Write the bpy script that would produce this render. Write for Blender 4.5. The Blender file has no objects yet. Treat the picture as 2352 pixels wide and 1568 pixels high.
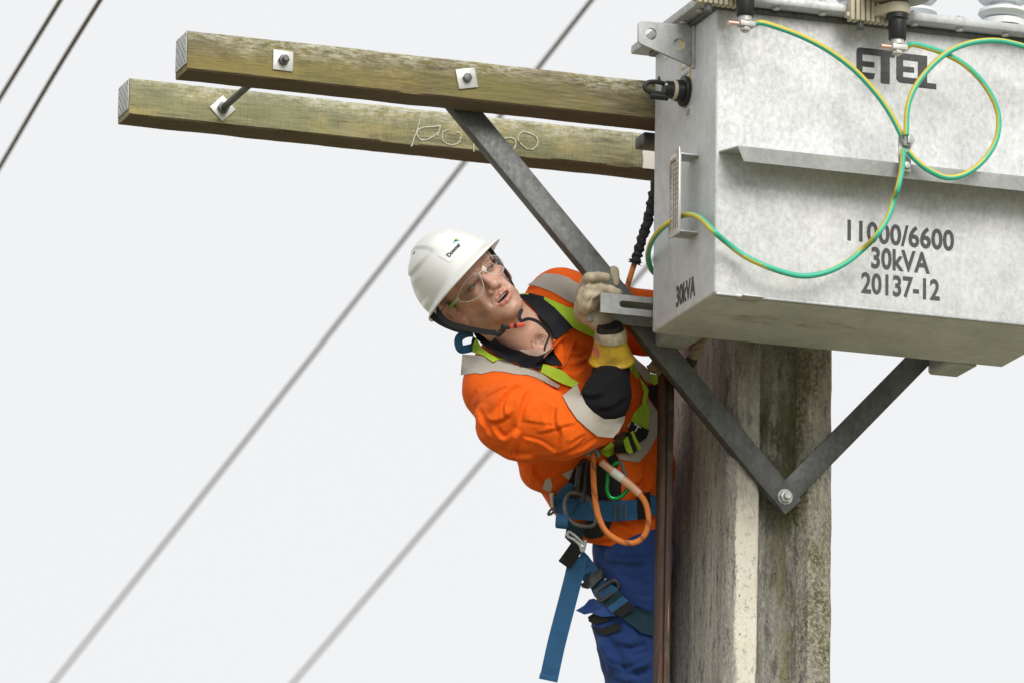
import bpy, bmesh, math, random
import numpy as np
from mathutils import Vector, Matrix, noise, geometry
from mathutils.bvhtree import BVHTree

S = bpy.context.scene
COL = S.collection
random.seed(7)
RNG = np.random.default_rng(11)

# ------------------------------------------------------------------ camera
FPX, PITCH, ROLL, YAW = 15368.95, 0.238711, 0.0160744, 0.327464
CAMP = np.array([0.0, 0.0, 1.6])
FW = np.array([0, math.cos(PITCH), math.sin(PITCH)])
_up = np.array([0, -math.sin(PITCH), math.cos(PITCH)])
_rt = np.array([1.0, 0, 0])
RT = _rt * math.cos(ROLL) + _up * math.sin(ROLL)
UP = -_rt * math.sin(ROLL) + _up * math.cos(ROLL)
cd = bpy.data.cameras.new('camera')
cam = bpy.data.objects.new('camera', cd)
COL.objects.link(cam)
cam.matrix_world = Matrix(((RT[0], UP[0], -FW[0], CAMP[0]), (RT[1], UP[1], -FW[1], CAMP[1]),
                           (RT[2], UP[2], -FW[2], CAMP[2]), (0, 0, 0, 1)))
cd.sensor_width = 36.0
cd.lens = 36.0 * FPX / 2352.0
cd.clip_start, cd.clip_end = 0.1, 5000
cd.dof.use_dof = True
cd.dof.focus_distance = 15.95
cd.dof.aperture_fstop = 6.3
S.camera = cam

# ------------------------------------------------------------------ sky, sun, exposure: flat overcast
SUN_AZ, SUN_EL = math.radians(158), math.radians(34)     # azimuth from +Y towards +X: light over the camera's right shoulder
W = bpy.data.worlds.new('World'); S.world = W; W.use_nodes = True
wn, wl = W.node_tree.nodes, W.node_tree.links
wn.clear()
wo = wn.new('ShaderNodeOutputWorld'); wb = wn.new('ShaderNodeBackground')
sky = wn.new('ShaderNodeTexSky'); sky.sky_type = 'NISHITA'; sky.sun_disc = False
sky.sun_elevation = SUN_EL; sky.sun_rotation = SUN_AZ
hs = wn.new('ShaderNodeHueSaturation'); hs.inputs['Saturation'].default_value = 0.15; hs.inputs['Value'].default_value = 0.06
wl.new(sky.outputs[0], hs.inputs['Color'])
tcw = wn.new('ShaderNodeTexCoord')
nz = wn.new('ShaderNodeTexNoise'); nz.inputs['Scale'].default_value = 1.6; nz.inputs['Detail'].default_value = 3
wl.new(tcw.outputs['Generated'], nz.inputs['Vector'])
rp = wn.new('ShaderNodeValToRGB')
rp.color_ramp.elements[0].position = 0.3; rp.color_ramp.elements[0].color = (0.85, 0.86, 0.875, 1)
rp.color_ramp.elements[1].position = 0.7; rp.color_ramp.elements[1].color = (0.895, 0.90, 0.912, 1)
wl.new(nz.outputs['Fac'], rp.inputs['Fac'])
mxw = wn.new('ShaderNodeMix'); mxw.data_type = 'RGBA'; mxw.inputs[0].default_value = 0.94
wl.new(hs.outputs[0], mxw.inputs[6]); wl.new(rp.outputs[0], mxw.inputs[7])
wl.new(mxw.outputs[2], wb.inputs[0]); wb.inputs[1].default_value = 0.53
wl.new(wb.outputs[0], wo.inputs[0])
sd = bpy.data.lights.new('sun', 'SUN'); so = bpy.data.objects.new('sun', sd); COL.objects.link(so)
sd.energy = 1.4; sd.angle = math.radians(36); sd.color = (1, 0.965, 0.90)
sdir = np.array([math.sin(SUN_AZ) * math.cos(SUN_EL), math.cos(SUN_AZ) * math.cos(SUN_EL), math.sin(SUN_EL)])
so.rotation_euler = Vector(-sdir).to_track_quat('-Z', 'Y').to_euler()
so.location = (6, -6, 12)
S.view_settings.view_transform = 'Standard'; S.view_settings.look = 'None'
S.view_settings.exposure = 0.98; S.view_settings.gamma = 1.0; S.view_settings.use_curve_mapping = False
S.render.engine = 'CYCLES'

# ------------------------------------------------------------------ frames of reference
def ray(px, py):
    d = FW + RT * ((px - 1176.0) / FPX) - UP * ((py - 784.0) / FPX)
    return d
def PT(px, py, depth):                 # world point seen at (px,py), at this distance along the view axis
    return CAMP + ray(px, py) * depth
def onplane(px, py, p0, n):
    d = ray(px, py); return CAMP + d * (np.dot(np.asarray(p0) - CAMP, n) / np.dot(d, n))
def pix(P):                            # world -> layout units (array ok)
    P = np.asarray(P) - CAMP; z = P @ FW
    return np.stack([1176 + FPX * (P @ RT) / z, 784 - FPX * (P @ UP) / z, z], -1)
E1 = np.array([math.cos(YAW), math.sin(YAW), 0.0]); E2 = np.array([-math.sin(YAW), math.cos(YAW), 0.0]); E3 = np.array([0, 0, 1.0])
P0 = PT(1640.9, 673.5, 15.6)           # front bottom left corner of the transformer tank
def Bp(u, v, w): return P0 + u * E1 + v * E2 + w * E3
def uvw(P): d = np.asarray(P) - P0; return np.array([d @ E1, d @ E2, d @ E3])
def atv(px, py, v): return uvw(onplane(px, py, Bp(0, v, 0), E2))     # -> (u,v,w) on plane v
def atu(px, py, u): return uvw(onplane(px, py, Bp(u, 0, 0), E1))
def atw(px, py, w): return uvw(onplane(px, py, Bp(0, 0, w), E3))
DBOX = atw(1497, 765, 0.0)[1]
WBOX = atw(2306.3, 841.4, 0.0)[0]
HBOX = 0.70

# ------------------------------------------------------------------ object helpers
ROOTM = {}
def tag(o, label=None, cat=None, group=None, kind=None):
    if label: o['label'] = label
    if cat: o['category'] = cat
    if group: o['group'] = group
    if kind: o['kind'] = kind
    return o
def thing(name, base, rz=0.0, **k):
    o = bpy.data.objects.new(name, None); COL.objects.link(o)
    o.empty_display_size = 0.1
    M = Matrix.Translation(Vector(base)) @ Matrix.Rotation(rz, 4, 'Z')
    o.matrix_world = M; ROOTM[o.name] = np.array(M.inverted())
    return tag(o, **k)
def mesh(name, vw, faces, mat, parent=None, smooth=True, base=None, rz=0.0, mats=None, fm=None, **k):
    """vw: world vertices; local frame = that of the root thing (or base/rz for a top-level mesh)"""
    vw = np.asarray(vw, float).reshape(-1, 3)
    if parent is not None: Mi = ROOTM[parent.name]
    else:
        if base is None:
            base = vw.mean(0).copy(); base[2] = vw[:, 2].min()
        M = Matrix.Translation(Vector(base)) @ Matrix.Rotation(rz, 4, 'Z'); Mi = np.array(M.inverted())
    vl = vw @ Mi[:3, :3].T + Mi[:3, 3]
    me = bpy.data.meshes.new(name)
    me.from_pydata(vl.tolist(), [], [tuple(int(i) for i in f) for f in faces])
    for m in (mats or [mat]): me.materials.append(m)
    if fm is not None: me.polygons.foreach_set('material_index', np.asarray(fm, np.int32))
    bm = bmesh.new(); bm.from_mesh(me); bmesh.ops.recalc_face_normals(bm, faces=bm.faces); bm.to_mesh(me); bm.free()
    if smooth is True: me.polygons.foreach_set('use_smooth', np.ones(len(me.polygons), bool))
    elif smooth: me.polygons.foreach_set('use_smooth', np.ones(len(me.polygons), bool)); me.set_sharp_from_angle(angle=math.radians(smooth))
    o = bpy.data.objects.new(name, me); COL.objects.link(o)
    if parent is not None: o.parent = parent
    else: o.matrix_world = M
    ROOTM[o.name] = Mi
    return tag(o, **k)
def bmdata(bm):
    bm.verts.index_update()
    v = np.array([x.co[:] for x in bm.verts]); f = [[q.index for q in p.verts] for p in bm.faces]; bm.free(); return v, f
def join(parts):
    V, F, n = [], [], 0
    for v, f in parts:
        V.append(np.asarray(v).reshape(-1, 3)); F += [[i + n for i in p] for p in f]; n += len(v)
    return np.concatenate(V), F
def boxg(lo, hi, bev=0.0, seg=2):
    bm = bmesh.new(); bmesh.ops.create_cube(bm, size=1.0)
    lo, hi = np.array(lo, float), np.array(hi, float)
    for v in bm.verts: v.co = Vector((lo + hi) / 2 + np.array(v.co) * (hi - lo))
    if bev: bmesh.ops.bevel(bm, geom=list(bm.edges), offset=bev, segments=seg, affect='EDGES', profile=0.5)
    return bmdata(bm)
def tobox(vf): v, f = vf; return P0 + v @ np.stack([E1, E2, E3]), f      # transformer frame -> world
def prism(poly, n, h, bev=0.0):
    """poly: (k,3) planar points, extruded along vector n*h, edges bevelled"""
    poly = np.asarray(poly, float); n = np.asarray(n, float)
    bm = bmesh.new()
    a = [bm.verts.new(p) for p in poly]; b = [bm.verts.new(p + n * h) for p in poly]
    k = len(a)
    bm.faces.new(a); bm.faces.new(b[::-1])
    for i in range(k): bm.faces.new((a[i], b[i], b[(i + 1) % k], a[(i + 1) % k]))
    bmesh.ops.recalc_face_normals(bm, faces=bm.faces)
    if bev: bmesh.ops.bevel(bm, geom=list(bm.edges), offset=bev, segments=2, affect='EDGES', profile=0.5)
    return bmdata(bm)
def cyl(a, b, r0, r1=None, n=20, caps=True, bev=0.0):
    r1 = r0 if r1 is None else r1
    return lathe(a, np.asarray(b, float) - a, [(0, 0), (r0, 0), (r1, 1), (0, 1)] if caps else [(r0, 0), (r1, 1)], n)
def frame(d):
    d = np.asarray(d, float); d = d / np.linalg.norm(d)
    h = np.array([0, 0, 1.0]) if abs(d[2]) < 0.9 else np.array([1.0, 0, 0])
    x = np.cross(h, d); x /= np.linalg.norm(x); return x, np.cross(d, x), d
def lathe(a, axis, prof, n=24):
    """prof: (radius, t along axis vector)"""
    a = np.asarray(a, float); x, y, d = frame(axis); L = np.linalg.norm(axis)
    V, F = [], []; rings = []
    for r, t in prof:
        c = a + d * (t * L)
        if r < 1e-6: rings.append([len(V)]); V.append(c)
        else:
            rings.append(list(range(len(V), len(V) + n)))
            for i in range(n):
                q = 2 * math.pi * i / n; V.append(c + r * (math.cos(q) * x + math.sin(q) * y))
    for A, B in zip(rings, rings[1:]):
        if len(A) == 1 and len(B) == 1: continue
        for i in range(n):
            j = (i + 1) % n
            if len(A) == 1: F.append((A[0], B[i], B[j]))
            elif len(B) == 1: F.append((A[i], B[0], A[j]))
            else: F.append((A[i], B[i], B[j], A[j]))
    return np.array(V), F
def hexbolt(a, n, rhex, hh, rshank=0, hs=0):
    a = np.asarray(a, float); x, y, d = frame(n)
    p = [a + rhex * (math.cos(k * math.pi / 3) * x + math.sin(k * math.pi / 3) * y) for k in range(6)]
    out = [prism(p, d, hh, rhex * 0.09)]
    if hs: out.append(lathe(a, d * (hh + hs), [(0, 0), (rshank, 0), (rshank, 0.9), (rshank * 0.85, 1), (0, 1)], 14))
    return join(out)
def spline(P, n=8, closed=False):
    P = np.asarray(P, float); k = len(P); out = []
    for i in range(k if closed else k - 1):
        if closed: a, b, c, d = P[(i - 1) % k], P[i], P[(i + 1) % k], P[(i + 2) % k]
        else: a, b, c, d = P[max(i - 1, 0)], P[i], P[i + 1], P[min(i + 2, k - 1)]
        for t in np.arange(n) / n:
            out.append(0.5 * ((2 * b) + (-a + c) * t + (2 * a - 5 * b + 4 * c - d) * t * t + (-a + 3 * b - 3 * c + d) * t ** 3))
    if not closed: out.append(P[-1])
    return np.array(out)
def tube(path, r, n=12, closed=False, caps=True, twist=0.0):
    P = np.asarray(path, float); k = len(P); r = np.broadcast_to(r, (k,))
    T = np.roll(P, -1, 0) - np.roll(P, 1, 0) if closed else np.gradient(P, axis=0)
    T /= np.linalg.norm(T, axis=1)[:, None] + 1e-12
    x = frame(T[0])[0]; V, F = [], []
    for i in range(k):
        x = x - T[i] * (x @ T[i]); x /= np.linalg.norm(x); y = np.cross(T[i], x)
        a = np.arange(n) * 2 * math.pi / n + twist * i
        V.append(P[i] + r[i] * (np.cos(a)[:, None] * x + np.sin(a)[:, None] * y))
    V = np.concatenate(V)
    for i in range(k if closed else k - 1):
        j = (i + 1) % k
        for q in range(n): F.append((i * n + q, i * n + (q + 1) % n, j * n + (q + 1) % n, j * n + q))
    if caps and not closed:
        F.append(tuple(range(n))[::-1]); F.append(tuple(range((k - 1) * n, k * n)))
    return V, F
def ribbon(path, side, w, th):
    """flat band along path; side: unit vectors across; th: thickness"""
    P = np.asarray(path, float); k = len(P); side = np.broadcast_to(side, P.shape); w = np.broadcast_to(w, (k,))
    T = np.gradient(P, axis=0); T /= np.linalg.norm(T, axis=1)[:, None] + 1e-12
    s = side - T * np.sum(side * T, 1)[:, None]; s /= np.linalg.norm(s, axis=1)[:, None] + 1e-12
    nn = np.cross(T, s); h = (w / 2)[:, None]; q = th / 2
    V = np.stack([P - s * h - nn * q, P + s * h - nn * q, P + s * h + nn * q, P - s * h + nn * q], 1).reshape(-1, 3)
    F = []
    for i in range(k - 1):
        for j in range(4): F.append((i * 4 + j, i * 4 + (j + 1) % 4, i * 4 + 4 + (j + 1) % 4, i * 4 + 4 + j))
    F += [(3, 2, 1, 0), tuple(range(k * 4 - 4, k * 4))]
    return V, F
def text_mesh(txt, size=1.0, bold=0.0, sx=1.0, spacing=1.0):
    c = bpy.data.curves.new('t', 'FONT'); c.body = txt; c.size = size; c.offset = bold; c.space_character = spacing; c.resolution_u = 4
    c.align_x = 'CENTER'; c.align_y = 'CENTER'
    o = bpy.data.objects.new('t', c); COL.objects.link(o)
    bpy.context.view_layer.update()
    me = o.to_mesh()
    v = np.array([p.co[:] for p in me.vertices]).reshape(-1, 3); f = [list(p.vertices) for p in me.polygons]
    o.to_mesh_clear(); bpy.data.objects.remove(o); bpy.data.curves.remove(c)
    v[:, 0] *= sx
    ctr = (v.min(0) + v.max(0)) / 2; v = v - ctr; return v, f
def text_fit(txt, wid, hei, bold=0.0, spacing=1.0):
    v, f = text_mesh(txt, 1.0, bold, 1.0, spacing)
    e = v.max(0) - v.min(0); v[:, 0] *= wid / e[0]; v[:, 1] *= hei / e[1]; return v, f

# ------------------------------------------------------------------ materials
def newmat(name):
    m = bpy.data.materials.new(name); m.use_nodes = True
    nt = m.node_tree; b = nt.nodes['Principled BSDF']; return m, nt, b
class G:
    """tiny node-graph helper"""
    def __init__(s, nt): s.nt = nt; s.N = nt.nodes; s.L = nt.links; s.tc = s.N.new('ShaderNodeTexCoord')
    def put(s, sock, v):
        if hasattr(v, 'is_output') or isinstance(v, bpy.types.NodeSocket): s.L.new(v, sock)
        else: sock.default_value = v
    def co(s, scale=(1, 1, 1), rot=(0, 0, 0), loc=(0, 0, 0), src='Object'):
        m = s.N.new('ShaderNodeMapping'); s.L.new(s.tc.outputs[src], m.inputs[0])
        m.inputs['Scale'].default_value = scale; m.inputs['Rotation'].default_value = rot; m.inputs['Location'].default_value = loc; return m.outputs[0]
    def noise(s, scale, detail=4, rough=.55, vec=None, dist=0.0):
        n = s.N.new('ShaderNodeTexNoise'); n.inputs['Scale'].default_value = scale; n.inputs['Detail'].default_value = detail
        n.inputs['Roughness'].default_value = rough; n.inputs['Distortion'].default_value = dist
        s.L.new(vec if vec is not None else s.tc.outputs['Object'], n.inputs['Vector']); return n.outputs['Fac']
    def vor(s, scale, vec=None, feat='F1', out='Distance', rnd=1.0):
        n = s.N.new('ShaderNodeTexVoronoi'); n.feature = feat; n.inputs['Scale'].default_value = scale; n.inputs['Randomness'].default_value = rnd
        s.L.new(vec if vec is not None else s.tc.outputs['Object'], n.inputs['Vector']); return n.outputs[out]
    def wave(s, scale, vec=None, dist=0.0, det=2, dscale=1.0, dirn='X'):
        n = s.N.new('ShaderNodeTexWave'); n.bands_direction = dirn; n.inputs['Scale'].default_value = scale; n.inputs['Distortion'].default_value = dist
        n.inputs['Detail'].default_value = det; n.inputs['Detail Scale'].default_value = dscale
        s.L.new(vec if vec is not None else s.tc.outputs['Object'], n.inputs['Vector']); return n.outputs['Fac']
    def ramp(s, fac, stops):
        r = s.N.new('ShaderNodeValToRGB'); s.L.new(fac, r.inputs[0]); e = r.color_ramp.elements
        while len(e) < len(stops): e.new(0.5)
        for q, (p, c) in zip(e, stops):
            q.position = p; q.color = (c, c, c, 1) if not hasattr(c, '__len__') else (*c, 1)
        return r.outputs[0]
    def mix(s, fac, a, b, mode='MIX'):
        m = s.N.new('ShaderNodeMix'); m.data_type = 'RGBA'; m.blend_type = mode
        for sock, v in ((m.inputs[0], fac), (m.inputs[6], a), (m.inputs[7], b)):
            if isinstance(v, bpy.types.NodeSocket): s.L.new(v, sock)
            else: sock.default_value = v if not hasattr(v, '__len__') else (*v, 1)[:4]
        return m.outputs[2]
    def math(s, op, a, b=0.0):
        m = s.N.new('ShaderNodeMath'); m.operation = op
        for sock, v in ((m.inputs[0], a), (m.inputs[1], b)):
            if isinstance(v, bpy.types.NodeSocket): s.L.new(v, sock)
            else: sock.default_value = v
        return m.outputs[0]
    def sep(s, axis, src='Object'):
        m = s.N.new('ShaderNodeSeparateXYZ'); s.L.new(s.tc.outputs[src], m.inputs[0]); return m.outputs[axis]
    def nrm(s, axis):
        m = s.N.new('ShaderNodeSeparateXYZ'); s.L.new(s.tc.outputs['Normal'], m.inputs[0]); return m.outputs[axis]
    def attr(s, name):
        a = s.N.new('ShaderNodeAttribute'); a.attribute_name = name; return a
    def bump(s, b, h, strength=.3, dist=.002):
        n = s.N.new('ShaderNodeBump'); n.inputs['Strength'].default_value = strength; n.inputs['Distance'].default_value = dist
        s.L.new(h, n.inputs['Height']); s.L.new(n.outputs[0], b.inputs['Normal']); return n
def simple(name, col, rough=.5, metal=0.0, var=.12, scale=30, bump=0.0, bscale=200, spec=None):
    m, nt, b = newmat(name); g = G(nt)
    n = g.noise(scale, 4)
    c = g.mix(n, tuple(x * (1 - var) for x in col), tuple(min(1, x * (1 + var)) for x in col))
    g.L.new(c, b.inputs['Base Color']); b.inputs['Roughness'].default_value = rough; b.inputs['Metallic'].default_value = metal
    if spec is not None: b.inputs['Specular IOR Level'].default_value = spec
    if bump: g.bump(b, g.noise(bscale, 3), bump, .001)
    return m
def mat_galv(name, lo=.36, hi=.62, tint=(1, .99, .96), metal=.45, r0=.34, r1=.55, spangle=1.0, streak=0.0, front=False):
    m, nt, b = newmat(name); g = G(nt)
    n1 = g.noise(7, 5, .62); n2 = g.noise(85, 6, .78, g.co((1, 1, .75))); n3 = g.noise(24, 5, .7, dist=.6)
    v = g.vor(110, g.co((1, 1, .7)), out='Color'); bw = g.N.new('ShaderNodeRGBToBW'); g.L.new(v, bw.inputs[0])
    s = g.math('ADD', g.math('MULTIPLY', n1, .40), g.math('MULTIPLY', n3, .30))
    sp = g.math('ADD', g.math('MULTIPLY', n2, .55), g.math('MULTIPLY', bw.outputs[0], .10))
    if front:        # spangle glint painted into the colour: strong facing front, weak on the sides
        k = g.math('ADD', g.math('MULTIPLY', g.math('LESS_THAN', g.nrm(1), -.5), .75), .25)
        sp = g.math('ADD', g.math('MULTIPLY', g.math('SUBTRACT', sp, .32), k), .32)
    s = g.math('ADD', s, g.math('MULTIPLY', sp, spangle)); mid = .35 + .325 * spangle
    if streak: s = g.math('ADD', s, g.math('MULTIPLY', g.noise(40, 4, .6, g.co((1, 1, .04))), streak)); mid += streak * .5
    c = g.ramp(g.math('SUBTRACT', s, mid - .5), [(.36, tuple(lo * t for t in tint)), (.62, tuple(min(1, hi * t) for t in tint))])
    g.L.new(c, b.inputs['Base Color']); b.inputs['Metallic'].default_value = metal
    g.L.new(g.ramp(n2, [(.35, r1), (.65, r0)]), b.inputs['Roughness'])
    g.bump(b, g.noise(120, 3, .6), .08, .001)
    return m
MT = {}
MT['tank'] = mat_galv('galvanised_tank', .49, .74, (.965, .985, 1.0), .12, .46, .64, 1.0, .12, front=True)
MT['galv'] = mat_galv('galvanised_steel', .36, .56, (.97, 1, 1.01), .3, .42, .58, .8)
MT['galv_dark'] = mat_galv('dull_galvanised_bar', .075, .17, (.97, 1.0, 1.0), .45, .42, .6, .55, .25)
MT['galv_mid'] = mat_galv('weathered_galvanised_steel', .22, .38, (.98, 1, 1), .3, .45, .6, .8)
MT['zinc'] = mat_galv('zinc_plate', .40, .62, (1, 1, .97), .3, .4, .55, .8)
MT['black'] = simple('black_plastic', (.010, .010, .011), .42, 0, .2, 60)
MT['tan'] = simple('tan_moulded_plastic', (.52, .47, .35), .5, 0, .06, 40)
MT['porcelain'] = simple('white_porcelain', (.74, .77, .80), .18, 0, .02, 10)
MT['shed'] = simple('grey_polymer_shed', (.36, .35, .31), .45, 0, .08, 30)
MT['copper'] = simple('tinned_copper', (.72, .48, .40), .4, .6, .1, 80)
MT['green'] = simple('green_cable', (.05, .47, .31), .38, 0, .06, 30)
MT['yellow'] = simple('yellow_cable_stripe', (.62, .50, .05), .38, 0, .06, 30)
MT['ink'] = simple('black_stencil_ink', (.045, .045, .05), .5, 0, .35, 160)
MT['label_yellow'] = simple('yellow_label', (.72, .50, .06), .5, 0, .04, 20)
MT['label_white'] = simple('white_label', (.70, .70, .66), .5, 0, .04, 20)
MT['chalk'] = simple('white_chalk', (.56, .56, .45), .95, 0, .25, 300)
MT['paint'] = simple('white_paint_flaky', (.74, .71, .64), .8, 0, .06, 90, .4, 200)
# ------------------------------------------------------------------ ground
def mat_ground():
    m, nt, b = newmat('dry_grass_ground'); g = G(nt)
    c = g.mix(g.noise(.35, 6), (.16, .152, .095), (.27, .25, .175))
    c = g.mix(g.ramp(g.noise(9, 5), [(.4, 0.), (.7, 1.)]), c, (.20, .20, .09))
    g.L.new(c, b.inputs['Base Color']); b.inputs['Roughness'].default_value = .95
    g.bump(b, g.noise(30, 5), .6, .05); return m
k = 64
gv = [(0, 0, 0)] + [(2500 * math.cos(i * 2 * math.pi / k), 2500 * math.sin(i * 2 * math.pi / k), 0) for i in range(k)]
mesh('ground', gv, [(0, i + 1, (i + 1) % k + 1) for i in range(k)], mat_ground(), base=(0, 0, 0), smooth=False, kind='structure')

# ------------------------------------------------------------------ transformer
RIGKW = dict(rz=YAW)
tr = thing('transformer', Bp(WBOX / 2, DBOX / 2, 0), YAW, label='grey galvanised steel transformer tank lettered 11000/6600 30kVA 20137-12', cat='transformer')
def mat_tank():
    m = MT['tank'].copy(); m.name = 'galvanised_tank_body'; nt = m.node_tree; b = nt.nodes['Principled BSDF']; g = G(nt)
    old = b.inputs['Base Color'].links[0].from_socket
    # rust smear on the underside
    d = g.co((3.2, 15, 15), loc=(-3.2 * -.19, -15 * -.02, 0)); ln = g.N.new('ShaderNodeVectorMath'); ln.operation = 'LENGTH'; g.L.new(d, ln.inputs[0])
    k = g.math('MULTIPLY', g.ramp(ln.outputs['Value'], [(.25, 1.), (.8, 0.)]), g.ramp(g.noise(22, 5, .7, g.co((.35, 1, 1))), [(.48, 0.), (.62, 1.)]))
    k = g.math('MULTIPLY', k, g.ramp(g.nrm(2), [(0.0, 1.), (.05, 0.)]))
    g.L.new(g.mix(g.math('MULTIPLY', k, .75), old, (.20, .10, .04)), b.inputs['Base Color']); return m
tankm = mat_tank()
mesh('tank', *tobox(boxg((0, 0, 0), (WBOX, DBOX, HBOX), .006, 3)), tankm, tr, smooth=40)
# bottom seam: slim folded edge under the front
mesh('bottom_seam', *tobox(boxg((.004, -.0035, -.004), (WBOX - .004, .012, .003), .0015)), MT['galv'], tr, smooth=40)
a = atv(1700, 680, -.012); b_ = atv(1748, 684, -.012)
mesh('jacking_tab', *tobox(boxg((a[0], -.035, -.0085), (b_[0], .02, -.0045), .0015)), MT['zinc'], tr, smooth=40)
LW0, LW1 = HBOX + .0005, HBOX + .022
LV = -.055
lid = mesh('lid', *tobox(boxg((-.045, LV, LW0), (WBOX + .045, DBOX + .05, LW1), .004)), MT['galv'], tr, smooth=40)
mesh('gasket', *tobox(boxg((-.012, -.012, HBOX - .012), (WBOX + .012, DBOX + .012, HBOX - .001), .002)), MT['galv_dark'], tr, smooth=40)
for i in range(9):
    u = .02 + i * .117
    mesh('lid_bolt', *hexbolt(Bp(u, LV + .022, LW1), E3, .0095, .008), MT['zinc'], tr, smooth=40)
    mesh('lid_nut', *hexbolt(Bp(u, LV + .022, LW0), -E3, .0095, .007), MT['zinc'], tr, smooth=40)
for i in range(4):
    v = .05 + i * .11
    mesh('lid_bolt', *hexbolt(Bp(-.024, v, LW1), E3, .0085, .008), MT['zinc'], tr, smooth=40)
    mesh('lid_nut', *hexbolt(Bp(-.024, v, LW0), -E3, .0095, .007), MT['zinc'], tr, smooth=40)
# stiffener shelf folded from sheet, with sloping end
o0 = atv(1648, 347, 0); o1 = atv(1695, 335, -.10); o2 = atv(1711, 363, -.10)
th = .004; ue = WBOX + .0
secA = [(0.0, o0[2]), (-.100, o1[2]), (-.092, o1[2] - .030)]
def fold_sheet(sec, ustarts, u1, th):
    V, F = [], []
    for us, ends in ((0, ustarts), (1, [u1] * len(sec))):
        for (v, w), u in zip(sec, ends):
            V += [(u, v, w), (u, v - th * .3, w - th)]
    n = len(sec)
    for i in range(n - 1):
        a, b = 2 * i, 2 * i + 2; A, B = a + 2 * n, b + 2 * n
        F += [(a, b, B, A), (a + 1, A + 1, B + 1, b + 1), (a, a + 1, b + 1, b), (A, B, B + 1, A + 1)]
    F += [(0, 2 * n, 2 * n + 1, 1), (2 * n - 2, 2 * n - 1, 4 * n - 1, 4 * n - 2)]
    return np.array(V, float), F
mesh('stiffener_shelf', *tobox(fold_sheet(secA, [.008, o1[0], o2[0]], ue, th)), MT['galv'], tr, smooth=False)
# lifting lug
LGV = atu(1593, 100, 0)[1]
def z5(x, y): return ((2500 + x / 3.135) * .57422, y / 3.135 * .57422)
pl = [(840, 318), (840, 838), (190, 545), (176, 525), (170, 500), (170, 310), (178, 285), (197, 270), (215, 268)]
P = [Bp(*atv(*z5(*q), LGV)) for q in pl]; P[0] = Bp(-.0, LGV, atv(*z5(840, 318), LGV)[2]); P[1] = Bp(0, LGV, uvw(P[1])[2])
def plate_holes(poly, holes, n, h):
    """plate with round holes: outline bridged to rings through a 2-D triangulation"""
    poly = np.asarray(poly); o = poly[0]; x = poly[1] - o; n = np.asarray(n) / np.linalg.norm(n); x = x - n * (x @ n); x /= np.linalg.norm(x); y = np.cross(n, x)
    q = [Vector(((p - o) @ x, (p - o) @ y)) for p in poly]; k = len(q)
    edges = [(i, (i + 1) % k) for i in range(k)]; pts = list(q); loops = [list(range(k))]; H = []
    for c, r in holes:
        c2 = np.array([(c - o) @ x, (c - o) @ y]); s = len(pts); m = 28; H.append((c2, r))
        for i in range(m): pts.append(Vector(c2 + r * np.array([math.cos(i * 2 * math.pi / m), math.sin(i * 2 * math.pi / m)])))
        edges += [(s + i, s + (i + 1) % m) for i in range(m)]; loops.append(list(range(s, s + m)))
    vv, ee, ff, *_ = geometry.delaunay_2d_cdt(pts, edges, [], 0, 1e-6)
    v2 = np.array([v[:] for v in vv]); area = lambda P2, pt: sum(((P2[i][1] > pt[1]) != (P2[i - 1][1] > pt[1])) and (pt[0] < (P2[i - 1][0] - P2[i][0]) * (pt[1] - P2[i][1]) / (P2[i - 1][1] - P2[i][1]) + P2[i][0]) for i in range(len(P2))) % 2
    keep = []
    for f in ff:
        c = v2[list(f)].mean(0)
        if area([p[:] for p in q], c) and all(np.hypot(*(c - hc)) > r * .99 for hc, r in H): keep.append(list(f))
    n2 = len(v2); V3 = np.concatenate([o + v2[:, :1] * x + v2[:, 1:] * y, o + v2[:, :1] * x + v2[:, 1:] * y + n * h])
    F = keep + [[i + n2 for i in f[::-1]] for f in keep]
    for lp in loops:
        for i in range(len(lp)): a, b = lp[i], lp[(i + 1) % len(lp)]; F.append([a, b, b + n2, a + n2])
    return V3, F
h1 = Bp(*atv(*z5(330, 428), LGV)); h2 = Bp(*atv(*z5(680, 558), LGV))
lug = mesh('lifting_lug', *plate_holes(P, [(h1, .0145), (h2, .0145)], E2, .008), MT['galv'], tr, smooth=30)
wl0, wl1 = uvw(P[1])[2], uvw(P[0])[2]
mesh('lug_weld_strip', *tobox(boxg((-.006, LGV - .014, wl0 - .006), (-.0005, LGV - .001, wl1 - .004), .001)), MT['zinc'], tr, smooth=40)
tv, tf = text_fit('T820', .048, .013, .01)
c = atv(*z5(620, 360), LGV)
mesh('stamped_lettering', Bp(c[0], LGV - .0012, c[2]) + tv[:, :1] * E1 + tv[:, 1:2] * E3 - tv[:, 1:2] * 0, tf, MT['zinc'], lug, smooth=False)
# tap switch on the left face
dc = atu(*z5(772, 1152), 0.0); C0 = Bp(0, dc[1], dc[2]); N = -E1
ts = mesh('tap_switch', *lathe(C0 + N * .0005, N * .03, [(0, 0), (.036, 0), (.038, .25), (.036, .38), (.027, .42), (.026, .9), (0, .9)], 32), MT['black'], tr, smooth=40)
mesh('seal_ring', *lathe(C0 + N * .0265, N * .010, [(0, 0), (.0225, 0), (.024, .3), (.0225, .6), (.024, .8), (.0225, 1), (0, 1)], 28), MT['tan'], ts, smooth=40)
kb = C0 + N * .036
mesh('knob', *join([lathe(kb, N * .022, [(0, 0), (.021, 0), (.021, .8), (.017, 1), (0, 1)], 24),
                    tobox(boxg(uvw(kb + N * .060) + (-.0, -.010, -.026), uvw(kb + N * .018) + (.0, .010, -.012), .004)) if False else lathe(kb + N * .012 - E3 * .019, N * .045, [(0, 0), (.009, 0), (.009, .95), (.007, 1), (0, 1)], 16)]), MT['black'], ts, smooth=40)
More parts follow.
